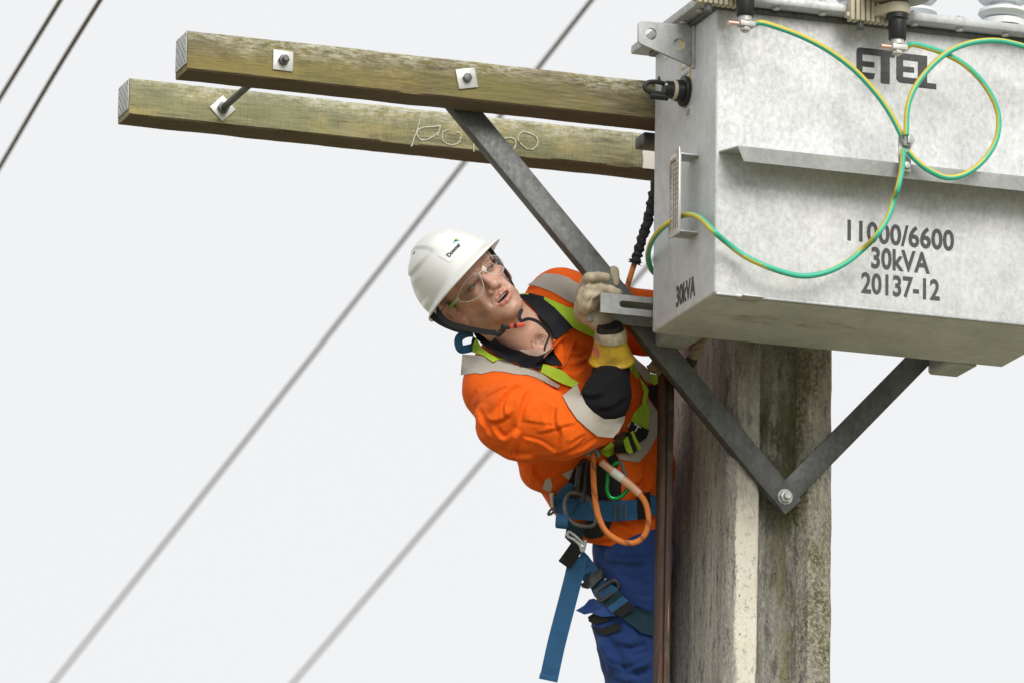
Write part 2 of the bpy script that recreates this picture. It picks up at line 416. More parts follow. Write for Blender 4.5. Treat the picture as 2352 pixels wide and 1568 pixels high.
lp = [kb + N * .015 + E3 * .012, kb + N * .04 + E3 * .016, kb + N * .062 + E3 * .012, kb + N * .070 + E3 * 0, kb + N * .060 - E3 * .010, kb + N * .03 - E3 * .012]
mesh('locking_handle', *join([tube(spline(lp, 6), .0055, 12), lathe(kb + N * .034 + E3 * .014, E3 * .016, [(0, 0), (.006, 0), (.003, .8), (.002, 1), (0, 1)], 10)]), MT['black'], ts, smooth=60)
mesh('screw', *lathe(kb + N * .022 + E3 * .006 - E2 * .018, -E2 * .004, [(0, 0), (.004, 0), (.003, .8), (0, 1)], 12), MT['zinc'], ts, smooth=50)
# labels on the left face
def lface(name, mat, q0, q1, off=.0012, parent=tr):
    a = atu(*z5(*q0), 0); b = atu(*z5(*q1), 0)
    return mesh(name, *tobox(boxg((-off, min(a[1], b[1]), min(a[2], b[2])), (-.0003, max(a[1], b[1]), max(a[2], b[2])))), mat, parent, smooth=False), (a, b)
lb, (la, lb_) = lface('tap_label', MT['label_yellow'], (706, 520), (826, 985))
vm = (la[1] + lb_[1]) / 2; hw = abs(la[1] - lb_[1]) / 2; wlo = min(la[2], lb_[2]); whi = max(la[2], lb_[2])
mesh('label_panel', *tobox(boxg((-.0018, vm - hw * .82, wlo + .008), (-.0013, vm + hw * .82, whi - .05))), MT['label_white'], lb, smooth=False)
def face_text(name, txt, wid, hei, vc, wc, parent, mat=None, off=.0022, bold=.0):
    v, f = text_fit(txt, wid, hei, bold)
    return mesh(name, Bp(-off, vc, wc) - v[:, :1] * E2 + v[:, 1:2] * E3, f, mat or MT['ink'], parent, smooth=False)
for i, t in enumerate(('TAP 5B-6.6kV', 'TAP 1A -11kV')):
    face_text('lettering', t, hw * 1.45, .0085, vm, wlo + .018 + i * .017, lb)
for i in range(3):
    face_text('lettering', '- --- -- ---', hw * 1.2, .0025, vm, wlo + .052 + i * .006, lb)
nl, (na, nb) = lface('warning_label', MT['label_white'], (768, 1372), (838, 1450))
for i in range(3): face_text('lettering', '--- -- --', abs(na[1] - nb[1]) * .7, .003, (na[1] + nb[1]) / 2, (na[2] + nb[2]) / 2 + (i - 1) * .006, nl)
lface('small_label', MT['label_white'], (488, 680), (548, 716))
# nameplate on its bracket
a = atu(1540, 362, -.045); b_ = atu(1567, 538, -.045)
a = np.array([-.045, .190, .378]); v0, v1 = .106, .176; w0, w1 = .165, .375
def mat_plate():
    m, nt, b = newmat('etched_nameplate'); g = G(nt)
    b.inputs['Metallic'].default_value = .7; b.inputs['Roughness'].default_value = .38
    b.inputs['Base Color'].default_value = (.60, .58, .54, 1); return m
npm = mat_plate()
brn = simple('brown_etching', (.20, .10, .07), .6)
npl = mesh('nameplate', *tobox(boxg((-.052, v0, w0), (-.049, v1, w1), .0008)), npm, tr, smooth=40)
mesh('nameplate_bracket', *tobox(join([boxg((-.0485, v0 + .004, w1 - .016), (-.0005, v1 - .004, w1 - .012), .001), boxg((-.0485, v0 + .004, w0 + .006), (-.0005, v1 - .004, w0 + .010), .001), boxg((-.0485, v0 + .004, w0 + .0105), (-.0445, v0 + .014, w1 - .0165), .001)])), MT['galv'], tr, smooth=40)
parts = []
rows = 26
for i in range(rows):
    w = w1 - .034 - i * (w1 - w0 - .05) / rows
    l = .010 + .012 * random.random()
    parts.append(boxg((-.0528, v1 - .006 - l, w - .0006), (-.0521, v1 - .006, w + .0006)))
    if i % 2 == 0 or i > 18: parts.append(boxg((-.0528, v0 + .005, w - .0028), (-.0521, v0 + .036, w - .0020)))
for vv in (v0 + .005, v0 + .036, v0 + .020): parts.append(boxg((-.0528, vv - .0004, w0 + .014), (-.0521, vv + .0004, w1 - .036)))
parts.append(boxg((-.0528, v0 + .022, w1 - .030), (-.0521, v0 + .056, w1 - .024)))
mesh('nameplate_print', *tobox(join(parts)), brn, npl, smooth=False)
mesh('printed_tag', *tobox(boxg((-.0530, v0 + .022, w1 - .020), (-.0521, v0 + .060, w1 - .010))), MT['label_white'], npl, smooth=False)
for vv, ww in ((v0 + .006, w0 + .006), (v1 - .006, w0 + .006), (v0 + .006, w1 - .006), (v1 - .006, w1 - .006)):
    mesh('rivet', *lathe(Bp(-.0521, vv, ww), -E1 * .002, [(0, 0), (.0028, 0), (.0018, .8), (0, 1)], 10), MT['zinc'], npl, smooth=60)
# stencilled lettering on the front face
def front_text(txt, cx, cy, wz, hz, bold):
    x = 1435.55 + cx * .38964; y = (700 + cy / 1.4737) * .57422
    c = atv(x, y, -.0012); l = atv(x - wz * .38964 / 2, y, -.0012); r = atv(x + wz * .38964 / 2, y, -.0012)
    v, f = text_fit(txt, r[0] - l[0], hz, bold, 1.02)
    return mesh('lettering', Bp(c[0], -.0012, c[2]) + v[:, :1] * E1 + v[:, 1:2] * E3, f, MT['ink'], tr, smooth=False)
front_text('11000/6600', 1627, 356, 628, .0525, .026)
front_text('30kVA', 1625, 504, 345, .0530, .028)
front_text('20137-12', 1625, 658, 462, .0525, .026)
v, f = text_fit('30kVA', .128, .052, .026)
c = atu(1435.55 + 356 * .38964, (700 + 686 / 1.4737) * .57422, -.0012)
mesh('lettering', Bp(-.0012, c[1], c[2]) - v[:, :1] * E2 + v[:, 1:2] * E3, f, MT['ink'], tr, smooth=False)
# block logo
c0 = atv(1435.55 + 1365 * .38964, 278 / 1.4737 * .57422, -.0012); c1 = atv(1435.55 + 1780 * .38964, 318 / 1.4737 * .57422, -.0012)
ku = (c1[0] - c0[0]) / 415.
def LP(p): return [Bp(c0[0] + (x - 1365) * ku, -.0012, c0[2] - (y - 276) * ku * 1.02) for x, y in p]
ET = [(1365, 300), (1368, 286), (1376, 278), (1390, 276), (1596, 276), (1590, 312), (1561, 312), (1561, 462), (1508, 462), (1508, 312), (1400, 312), (1400, 350), (1470, 350), (1470, 380), (1400, 380), (1400, 412), (1474, 412), (1470, 436), (1462, 446), (1385, 446), (1365, 425)]
EL = [(1600, 312), (1602, 294), (1612, 282), (1782, 282), (1782, 432), (1836, 432), (1836, 462), (1727, 462), (1727, 318), (1640, 318), (1640, 354), (1705, 354), (1705, 384), (1640, 384), (1640, 414), (1722, 414), (1722, 447), (1618, 447), (1600, 430)]
mesh('logo_lettering', *join([prism(LP(ET)[::-1], E2, .0009), prism(LP(EL)[::-1], E2, .0009)]), simple('glossy_black_logo', (.04, .04, .045), .35, 0, .5, 120, .5, 90), tr, smooth=False)
# hanger feet behind the tank bottom
for u0 in (.050, .765):
    sec = [(u0, 0.03), (u0, -.012), (u0 + .006, -.018), (u0 + .075, -.018), (u0 + .075, -.012), (u0 + .010, -.012), (u0 + .007, -.009), (u0 + .007, .03)]
    pr = prism([Bp(u, DBOX + .001, w + .016) for u, w in sec], E2, .125)
    mesh('hanger_foot', *pr, MT['galv'], tr, smooth=30)
# surge arresters hung on moulded brackets at the lid edge
def arrester(pxr, pyb):
    r = atv(pxr, pyb, -.115); u0, w0 = r[0], r[2]          # bottom of black rod
    o = []
    ab = mesh('arrester_bracket', *tobox(join([boxg((u0 - .105 + .013 * i, LV - .028 - .002 * (i % 2), LW0 - .024), (u0 - .105 + .013 * i + .010, LV - .001, LW1 + .045), .002) for i in range(8)] +
        [boxg((u0 - .112, LV - .020, LW0 - .016), (u0 + .016, LV - .002, LW0 - .004), .002), boxg((u0 - .112, LV - .020, LW1 + .01), (u0 + .016, LV - .002, LW1 + .022), .002)])), MT['tan'], tr, smooth=40)
    zt = w0 + .062
    tg = [Bp(u0 - .05, LV - .02, zt)] + [Bp(u0 + .030 * math.cos(q), -.115 + .030 * math.sin(q), zt) for q in np.linspace(math.pi * 1.05, math.pi * 2.1, 12)] + [Bp(u0 + .01, LV - .02, zt)]
    mesh('tongue', *prism(tg, E3, .026, .003), MT['tan'], ab, smooth=40)
    mesh('bracket_bolt', *hexbolt(Bp(u0 - .075, LV - .012, LW0 - .025), -E3, .010, .016), MT['galv_dark'], ab, smooth=40)
    mesh('disconnector', *lathe(Bp(u0, -.115, w0), E3 * .085, [(0, 0), (.0195, 0), (.021, .03), (.0215, .55), (.026, .6), (.027, .95), (0, 1)], 28), MT['black'], ab, smooth=40)
    mesh('terminal', *join([lathe(Bp(u0, -.115, w0 - .012), E3 * .012, [(0, 0), (.016, 0), (.016, 1), (0, 1)], 20), hexbolt(Bp(u0, -.115, w0 - .026), -E3, .013, .009, .006, .004), tobox(boxg((u0 - .016, -.129, w0 - .026), (u0 + .022, -.101, w0 - .0125), .002))]), MT['zinc'], ab, smooth=40)
    mesh('copper_stub', *lathe(Bp(u0 - .042, -.115, w0 - .019), E1 * .026, [(0, 0), (.0055, 0), (.0055, 1), (0, 1)], 14), MT['copper'], ab, smooth=50)
    prof = [(0, 0)]
    for i in range(3): t = .05 + i * .3; prof += [(.045, t), (.078, t + .04), (.080, t + .07), (.030, t + .15), (.028, t + .26)]
    mesh('arrester_sheds', *lathe(Bp(u0, -.115, zt + .027), E3 * .15, prof + [(.028, 1), (0, 1)], 36), MT['shed'], ab, smooth=40)
    return (u0, w0)
def z6(x, y): return ((2800 + x / 1.8148) * .57422, y / 1.8148 * .57422)
arA = arrester(*z6(328, 122)); arB = arrester(*z6(1433, 292))
# porcelain bushings on the lid
def bushing(u, v, s=1.0):
    prof = [(0, 0), (.05 * s, 0), (.05 * s, .06)]
    for i in range(6):
        t = .08 + i * .14; prof += [(.030 * s, t), (.052 * s, t + .015), (.060 * s, t + .045), (.058 * s, t + .075), (.034 * s, t + .105)]
    mesh('porcelain_bushing', *lathe(Bp(u, v, LW1 + .001), E3 * .26, prof + [(.03 * s, .95), (.028, 1), (0, 1)], 36), MT['porcelain'], tr, smooth=50)
q = atw(*z6(2265, 160), LW1); bushing(q[0], q[1] + .055)
q = atw(*z6(1225, 42), LW1); bushing(q[0], q[1] + .055)
bushing(.62, .30); bushing(.25, .30)
# earth clamp lug on the shelf
cl = atv(1435.55 + 1660 * .38964, 832 / 1.4737 * .57422, -.112)
cb = mesh('earth_lug', *tobox(boxg((cl[0] - .020, -.1125, cl[2] - .075), (cl[0] + .012, -.1075, cl[2] + .012), .003)), MT['zinc'], tr, smooth=40)
mesh('clamp_bolt', *join([hexbolt(Bp(cl[0], -.113, cl[2]), -E2, .0175, .012), tobox(boxg((cl[0] - .005, -.132, cl[2] - .010), (cl[0] + .005, -.1255, cl[2] + .012), .001))]), MT['galv'], cb, smooth=40)
mesh('lug_bolt', *hexbolt(Bp(cl[0] + .0, -.113, cl[2] - .060), -E2, .009, .007), MT['zinc'], cb, smooth=40)

# ------------------------------------------------------------------ green and yellow earth cables
def cable(pts, label, ydir, r=.0068, thr=.12):
    """ydir: function(path point, tangent) -> direction the yellow stripe faces"""
    path = spline(pts, 10); n = 18; V, F = tube(path, r, n); T = np.gradient(path, axis=0); T /= np.linalg.norm(T, axis=1)[:, None]
    fm = []
    for q, fc in enumerate(F):
        if q >= (len(path) - 1) * n: fm.append(0); continue
        i = q // n; c = V[list(fc)].mean(0) - (path[i] + path[i + 1]) / 2; c /= np.linalg.norm(c); y = np.asarray(ydir(path[i], T[i]), float); y = y - T[i] * (y @ T[i]); y /= np.linalg.norm(y) + 1e-9
        fm.append(1 if c @ y > thr else 0)
    return mesh('earth_cable', V, F, None, mats=[MT['green'], MT['yellow']], fm=fm, label=label, cat='cable')
def c1(x, y): return (1435.55 + x * .38964, y * .38964)
def fpts(L, v): return [Bp(*atv(*c1(x, y), v)) for x, y in L]
uA, wA = arA; uB, wB = arB
cable([Bp(uA + .020, -.115, wA - .019)] + fpts([(800, 135), (900, 163), (1050, 220), (1200, 300), (1350, 412), (1480, 552), (1570, 682), (1632, 805)], -.125), 'green and yellow earth cable sweeping from the first arrester down to the clamp bolt', lambda p, t: UP + .5 * RT)
cable([Bp(uB + .020, -.115, wB - .019)] + fpts([(1690, 263), (1760, 276), (1870, 312), (2000, 382), (2110, 490), (2185, 620), (2204, 730), (2180, 845), (2110, 950), (2005, 1028), (1900, 1048), (1800, 1010), (1720, 950), (1668, 892)], -.128), 'green and yellow earth cable in a round loop from the middle arrester terminal', lambda p, t: (PT(2130, 230, pix(p)[2]) - p), thr=.25)
cable(fpts([(2520, 330), (2352, 275), (2200, 242), (2060, 250), (1950, 285), (1860, 342), (1770, 432), (1700, 535), (1665, 645), (1657, 800)], -.142), 'green and yellow earth cable arching over the logo and down to the clamp', lambda p, t: UP - .6 * RT, thr=.45)
L4 = fpts([(1640, 880), (1632, 1000), (1605, 1120)], -.130) + fpts([(1590, 1162), (1550, 1282), (1480, 1392)], -.105) + fpts([(1400, 1472), (1300, 1552), (1180, 1608), (1060, 1628), (950, 1611), (820, 1566)], -.06) + fpts([(700, 1507), (600, 1432)], -.04)
L4 += [PT(*c1(520, 1362), 15.57)] + [Bp(*atu(*c1(x, y), -.028)) for x, y in ((450, 1292), (395, 1268), (335, 1273))] + [Bp(*atu(*c1(x, y), -.05)) for x, y in ((262, 1312),)] + [PT(*c1(x, y), d) for x, y, d in ((195, 1370, 15.84), (150, 1442, 15.94), (136, 1515, 16.02), (156, 1590, 16.07), (215, 1640, 16.10))]
cable(L4, 'green and yellow earth cable drooping across the tank front and round behind the nameplate', lambda p, t: -RT - .15 * FW, thr=.45)

# ------------------------------------------------------------------ timber crossarms
def mat_wood(name, moss, moss2, base0, base1, saw=0.0, seed=0.0):
    m, nt, b = newmat(name); g = G(nt)
    L = (seed, seed * 2, 0)
    grain = g.noise(14, 8, .75, g.co((.8, 9, 9), loc=L)); fine = g.noise(110, 6, .78, g.co((.09, 1, 1), loc=L)); fleck = g.noise(150, 5, .78, g.co((.30, 1, 1), (0, .6, 0), loc=L))
    patch = g.noise(4.2, 5, .62, g.co((1, 1.5, 2.2), loc=L)); ptc2 = g.noise(10, 5, .65, g.co((.6, 1, 1.3), loc=L))
    c = g.ramp(grain, [(.28, tuple(x * .45 for x in base0)), (.5, base0), (.72, base1)])
    c = g.mix(g.ramp(fine, [(.36, .75), (.54, 0.)]), c, tuple(x * .28 for x in base0))
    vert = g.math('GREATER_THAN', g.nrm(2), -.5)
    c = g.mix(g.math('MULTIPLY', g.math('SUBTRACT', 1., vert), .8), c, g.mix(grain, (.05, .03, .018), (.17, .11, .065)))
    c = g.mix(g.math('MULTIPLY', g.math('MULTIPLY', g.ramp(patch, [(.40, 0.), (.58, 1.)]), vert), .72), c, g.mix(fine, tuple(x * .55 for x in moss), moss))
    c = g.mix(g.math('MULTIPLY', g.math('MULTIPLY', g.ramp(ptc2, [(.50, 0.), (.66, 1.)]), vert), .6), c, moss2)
    # weathered silver fibres and lichen, plus sky glint painted pale towards the top arris
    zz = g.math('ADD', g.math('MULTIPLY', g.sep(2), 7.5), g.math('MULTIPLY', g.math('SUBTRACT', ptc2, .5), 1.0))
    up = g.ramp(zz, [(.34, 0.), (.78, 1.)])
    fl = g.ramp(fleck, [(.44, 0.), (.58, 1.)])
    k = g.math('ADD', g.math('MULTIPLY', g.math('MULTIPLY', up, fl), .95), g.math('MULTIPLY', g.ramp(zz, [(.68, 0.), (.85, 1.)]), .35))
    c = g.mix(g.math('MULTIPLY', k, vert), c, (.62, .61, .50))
    kn = g.vor(2.6, g.co((.55, 1.6, 1.6), loc=L)); c = g.mix(g.ramp(kn, [(.03, .85), (.075, 0.)]), c, (.03, .022, .015))
    g.L.new(c, b.inputs['Base Color']); b.inputs['Roughness'].default_value = .8
    h = g.math('ADD', g.math('ADD', g.math('MULTIPLY', fine, .8), grain), g.math('MULTIPLY', fleck, .6))
    if saw:
        s = g.wave(15, g.co((1, 0, .16)), 3.5, 3, 5.); h = g.math('ADD', h, g.math('MULTIPLY', s, saw))
    g.bump(b, h, .9, .004); return m
ARMW = .097
def rough_beam(u0, u1, v0, v1, w0, w1, seed):
    nx = 110; V, F = [], []; r = .004; R = .011
    ring = [(v0, w0 + r), (v0, (w0 + w1) / 2), (v0, w1 - R), (v0 + R * .08, w1 - R * .62), (v0 + R * .30, w1 - R * .28), (v0 + R * .62, w1 - R * .08), (v0 + R, w1), ((v0 + v1) / 2, w1), (v1 - r, w1), (v1, w1 - r), (v1, w0 + r), (v1 - r, w0), ((v0 + v1) / 2, w0), (v0 + r, w0)]
    n = len(ring)
    for i in range(nx + 1):
        u = u0 + (u1 - u0) * i / nx
        for j, (v, w) in enumerate(ring):
            q = noise.noise(Vector((u * 9 + seed, j * 3.1, seed))) * .0013 + noise.noise(Vector((u * 40, j * 5.3, seed))) * .0005
            cv, cw = (v0 + v1) / 2, (w0 + w1) / 2; V.append((u, v + q * np.sign(v - cv), w + q * np.sign(w - cw)))
    for i in range(nx):
        for j in range(n): F.append((i * n + j, i * n + (j + 1) % n, (i + 1) * n + (j + 1) % n, (i + 1) * n + j))
    F += [tuple(range(n))[::-1], tuple(range(nx * n, nx * n + n))]
    return np.array(V), F
VF = DBOX + .010
arms = []
wa0 = atv(900, 210, VF)[2]
wa0 = .531; VR = .875
def crossarm(v0, w0, w1, u0, u1, mat, seed, label):
    t = thing('crossarm', Bp(u0, (v0 + v0 + .1) / 2, w0), YAW, label=label, cat='crossarm', group='timber crossarms on the pole')
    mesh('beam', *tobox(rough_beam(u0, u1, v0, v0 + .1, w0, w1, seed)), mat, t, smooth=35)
    ep = mesh('end_plate', *tobox(boxg((u0 - .0025, v0 + .005, w0 + .016), (u0 - .0004, v0 + .096, w1 - .003), .0006)), MT['zinc'], t, smooth=40)
    pts = []
    for r in range(7):
        for s in range(4):
            vv = v0 + .014 + s * .023 + (.011 if r % 2 else 0); ww = w1 - .010 - r * .0105
            if vv > v0 + .092: continue
            pts.append(prism([Bp(u0 - .0029, vv - .0022, ww - .004), Bp(u0 - .0029, vv + .0028, ww - .0015), Bp(u0 - .0029, vv + .0015, ww + .004), Bp(u0 - .0029, vv - .0015, ww + .0012)], E1, .0003))
    mesh('tooth_slots', *join(pts), MT['black'], ep, smooth=False)
    return t
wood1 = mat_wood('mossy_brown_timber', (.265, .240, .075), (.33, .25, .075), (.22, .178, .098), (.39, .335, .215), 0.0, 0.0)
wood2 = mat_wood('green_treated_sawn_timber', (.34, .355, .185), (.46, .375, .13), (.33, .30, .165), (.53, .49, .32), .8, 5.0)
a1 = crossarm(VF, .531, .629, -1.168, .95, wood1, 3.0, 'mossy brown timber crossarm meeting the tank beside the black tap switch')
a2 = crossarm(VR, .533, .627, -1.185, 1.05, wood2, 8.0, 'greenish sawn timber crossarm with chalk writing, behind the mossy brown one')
def sq_washer(parent, px, py, v, half, ang, n, shank, hexr=.0135, hh=.012, rs=.0075):
    c = atv(px, py, v); C = Bp(c[0], v - .0005, c[2]); q = []
    for i in range(4):
        t = ang + math.pi / 4 + i * math.pi / 2; q.append(C + half * 1.414 * (math.cos(t) * E1 + math.sin(t) * E3))
    w = mesh('square_washer', *prism(q, -E2, .004, .0006), MT['zinc'], parent, smooth=30)
    mesh('bolt', *hexbolt(C - E2 * .0045, -E2, hexr, hh, rs, shank), MT['galv_dark'], w, smooth=40)
    return c
# layout units: first zoom of the arms
def za(x, y): return ((430 + x / 2.1382) * .57422, (80 + y / 2.1382) * .57422)
def zb(x, y): return ((1530 + x / 2.1) * .57422, (180 + y / 2.1) * .57422)
sq_washer(a1, *za(1498, 352), VF, .0245, math.radians(-1), None, .014)
sq_washer(a1, *zb(704, 285), VF, .0245, math.radians(12), None, .0, .0115, .010, .006)
c = sq_washer(a2, *za(982, 760), VR, .0235, math.radians(-45), None, .0, .015, .012)
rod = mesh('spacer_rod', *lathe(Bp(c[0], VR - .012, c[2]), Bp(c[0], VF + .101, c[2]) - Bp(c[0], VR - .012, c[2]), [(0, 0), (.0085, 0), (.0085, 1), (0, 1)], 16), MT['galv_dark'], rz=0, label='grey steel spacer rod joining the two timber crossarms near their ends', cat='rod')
# chalk handwriting on the rear arm
CH = [[(315, 622), (300, 690), (270, 770), (255, 815), (243, 858)],
      [(490, 675), (440, 688), (370, 690), (318, 705), (288, 735), (300, 775), (340, 802), (390, 790), (440, 760), (462, 735)], [(486, 672), (478, 715), (462, 765)],
      [(560, 712), (515, 730), (500, 770), (520, 815), (575, 840), (625, 832), (655, 790), (658, 745), (625, 738)],
      [(770, 810), (766, 850), (768, 900)], [(800, 838), (830, 872), (835, 868)],
      [(960, 712), (950, 760), (1010, 785), (1075, 780), (1118, 805), (1115, 855), (1075, 890), (1020, 880)],
      [(1235, 745), (1195, 728), (1155, 745), (1138, 785), (1165, 835), (1215, 872), (1265, 875), (1300, 840), (1300, 790), (1262, 752), (1225, 742)]]
for s in CH:
    p = spline([Bp(*atv(*zb(*q), VR - .0022)) for q in s], 9)
    p = p + RNG.normal(0, .0006, p.shape) * np.array([1, .2, 1])
    v, f = tube(p, .0010 + .0011 * RNG.random(len(p)), 6); dv = (v - Bp(0, VR - .0022, 0)) @ E2; v = v - E2 * (dv * .8)[:, None]
    mesh('chalk_mark', v, f, MT['chalk'], a2, smooth=True)
ca = atv(*zb(2183, 950), VR)
edge = [(0.0, .0), (.002, .02), (-.001, .04), (.0015, .055), (-.001, .075), (.001, .090)]
pp = [Bp(ca[0] + a, VR - .0016, .535 + b) for a, b in edge] + [Bp(ca[0] + .12, VR - .0016, .625), Bp(ca[0] + .12, VR - .0016, .535)]
mesh('painted_patch', *prism(pp, -E2, .0008), MT['paint'], a2, smooth=False)
# dark block between the arms beside the tank
hb = atv(1472, 312, .54)
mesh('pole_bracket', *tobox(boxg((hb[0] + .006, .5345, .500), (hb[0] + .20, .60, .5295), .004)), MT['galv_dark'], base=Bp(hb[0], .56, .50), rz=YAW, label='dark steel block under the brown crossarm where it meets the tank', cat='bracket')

# ------------------------------------------------------------------ V brace
VB = VF + .1015
def bar(p, q, half, v, th, mat, over0=0, over1=0, **k):
    p, q = np.asarray(p, float), np.asarray(q, float); d = (q - p) / np.linalg.norm(q - p); n = np.array([-d[1], d[0]])
    p = p - d * over0; q = q + d * over1
    c = [p - n * half, q - n * half, q + n * half, p + n * half]
    return prism([Bp(x[0], v, x[1]) for x in c], E2, th, .0012)
vx = atv(1803, 1140, VB); tl = atv(1077, 258, VB); tr_ = atv(2084, 800, VB)
g1 = bar((tl[0], tl[2]), (vx[0], vx[2]), .0285, VB, .007, None, .05, .033)
g2 = bar((tl[0], tl[2]), (vx[0], vx[2]), .0285, VB, .0, None, .05, .033) if False else None
br = thing('brace', Bp(vx[0], VB, vx[2] - .03), YAW, label='long flat steel brace from the brown crossarm past the gloved hand to the pole bolt', cat='brace', group='V brace bars')
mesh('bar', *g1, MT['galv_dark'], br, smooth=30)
d = np.array([vx[0] - tl[0], vx[2] - tl[2]]); d /= np.linalg.norm(d); nn = np.array([-d[1], d[0]])
nn = nn if nn[0] < 0 or nn[1] < 0 else -nn
A = np.array([tl[0], tl[2]]) - d * .05; Bq = np.array([vx[0], vx[2]]) - d * .06
ed = [A + nn * .0283, Bq + nn * .0283, Bq + nn * .0243, A + nn * .0243]
mesh('folded_edge', *prism([Bp(x[0], VB + .0072, x[1]) for x in ed], E2, .026, .001), MT['galv_dark'], br, smooth=30)
mesh('bolt', *hexbolt(Bp(vx[0], VB - .0005, vx[2]), -E2, .0165, .012, .009, .009), MT['zinc'], br, smooth=40)
mesh('washer', *lathe(Bp(vx[0], VB - .0003, vx[2]), -E2 * .002, [(0, 0), (.019, 0), (.019, 1), (0, 1)], 24), MT['zinc'], br, smooth=40)
br2 = thing('brace', Bp(vx[0], VB + .008, vx[2] - .03), YAW, label='short-looking flat steel brace rising from the pole bolt up behind the tank', cat='brace', group='V brace bars')
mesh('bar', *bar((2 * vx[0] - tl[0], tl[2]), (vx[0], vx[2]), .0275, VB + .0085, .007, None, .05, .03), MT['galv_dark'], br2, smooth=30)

# ------------------------------------------------------------------ slotted channel beneath the tank's left rear corner
ct = atv(1380, 672, VF); cbm = atv(1378, 717, VF)
u0, w1c, w0c = ct[0], ct[2], cbm[2]
sc = thing('slotted_channel', Bp(u0, VF + .05, w0c), YAW, label='slotted galvanised channel projecting from behind the tank beside the gloved hand', cat='channel')
UE = .55
def slot_plate(v, th):
    s0, s1, zc, r = u0 + .056, u0 + .40, (w0c + w1c) / 2 + .001, .0085
    out = [boxg((u0, v, zc + r), (UE, v + th, w1c), 0), boxg((u0, v, w0c), (UE, v + th, zc - r), 0), boxg((s1 + r, v, zc - r), (UE, v + th, zc + r), 0)]
    arc = [(s0 - r * math.sin(q), zc + r * math.cos(q)) for q in np.linspace(0, math.pi, 12)]
    out.append((lambda vf: vf)(prism([np.array((x, v, z)) for x, z in arc] + [np.array((u0, v, zc - r)), np.array((u0, v, zc + r))], np.array((0, 1, 0)), th)))
    return join(out)
mesh('front_flange', *tobox(slot_plate(VF, .005)), MT['galv_mid'], sc, smooth=False)
mesh('web', *tobox(boxg((u0, VF + .0052, w1c - .005), (UE, VF + .0938, w1c), .0008)), MT['galv_mid'], sc, smooth=40)
mesh('rear_flange', *tobox(boxg((u0, VF + .094, w0c), (UE, VF + .099, w1c), .0012)), MT['galv_mid'], sc, smooth=40)

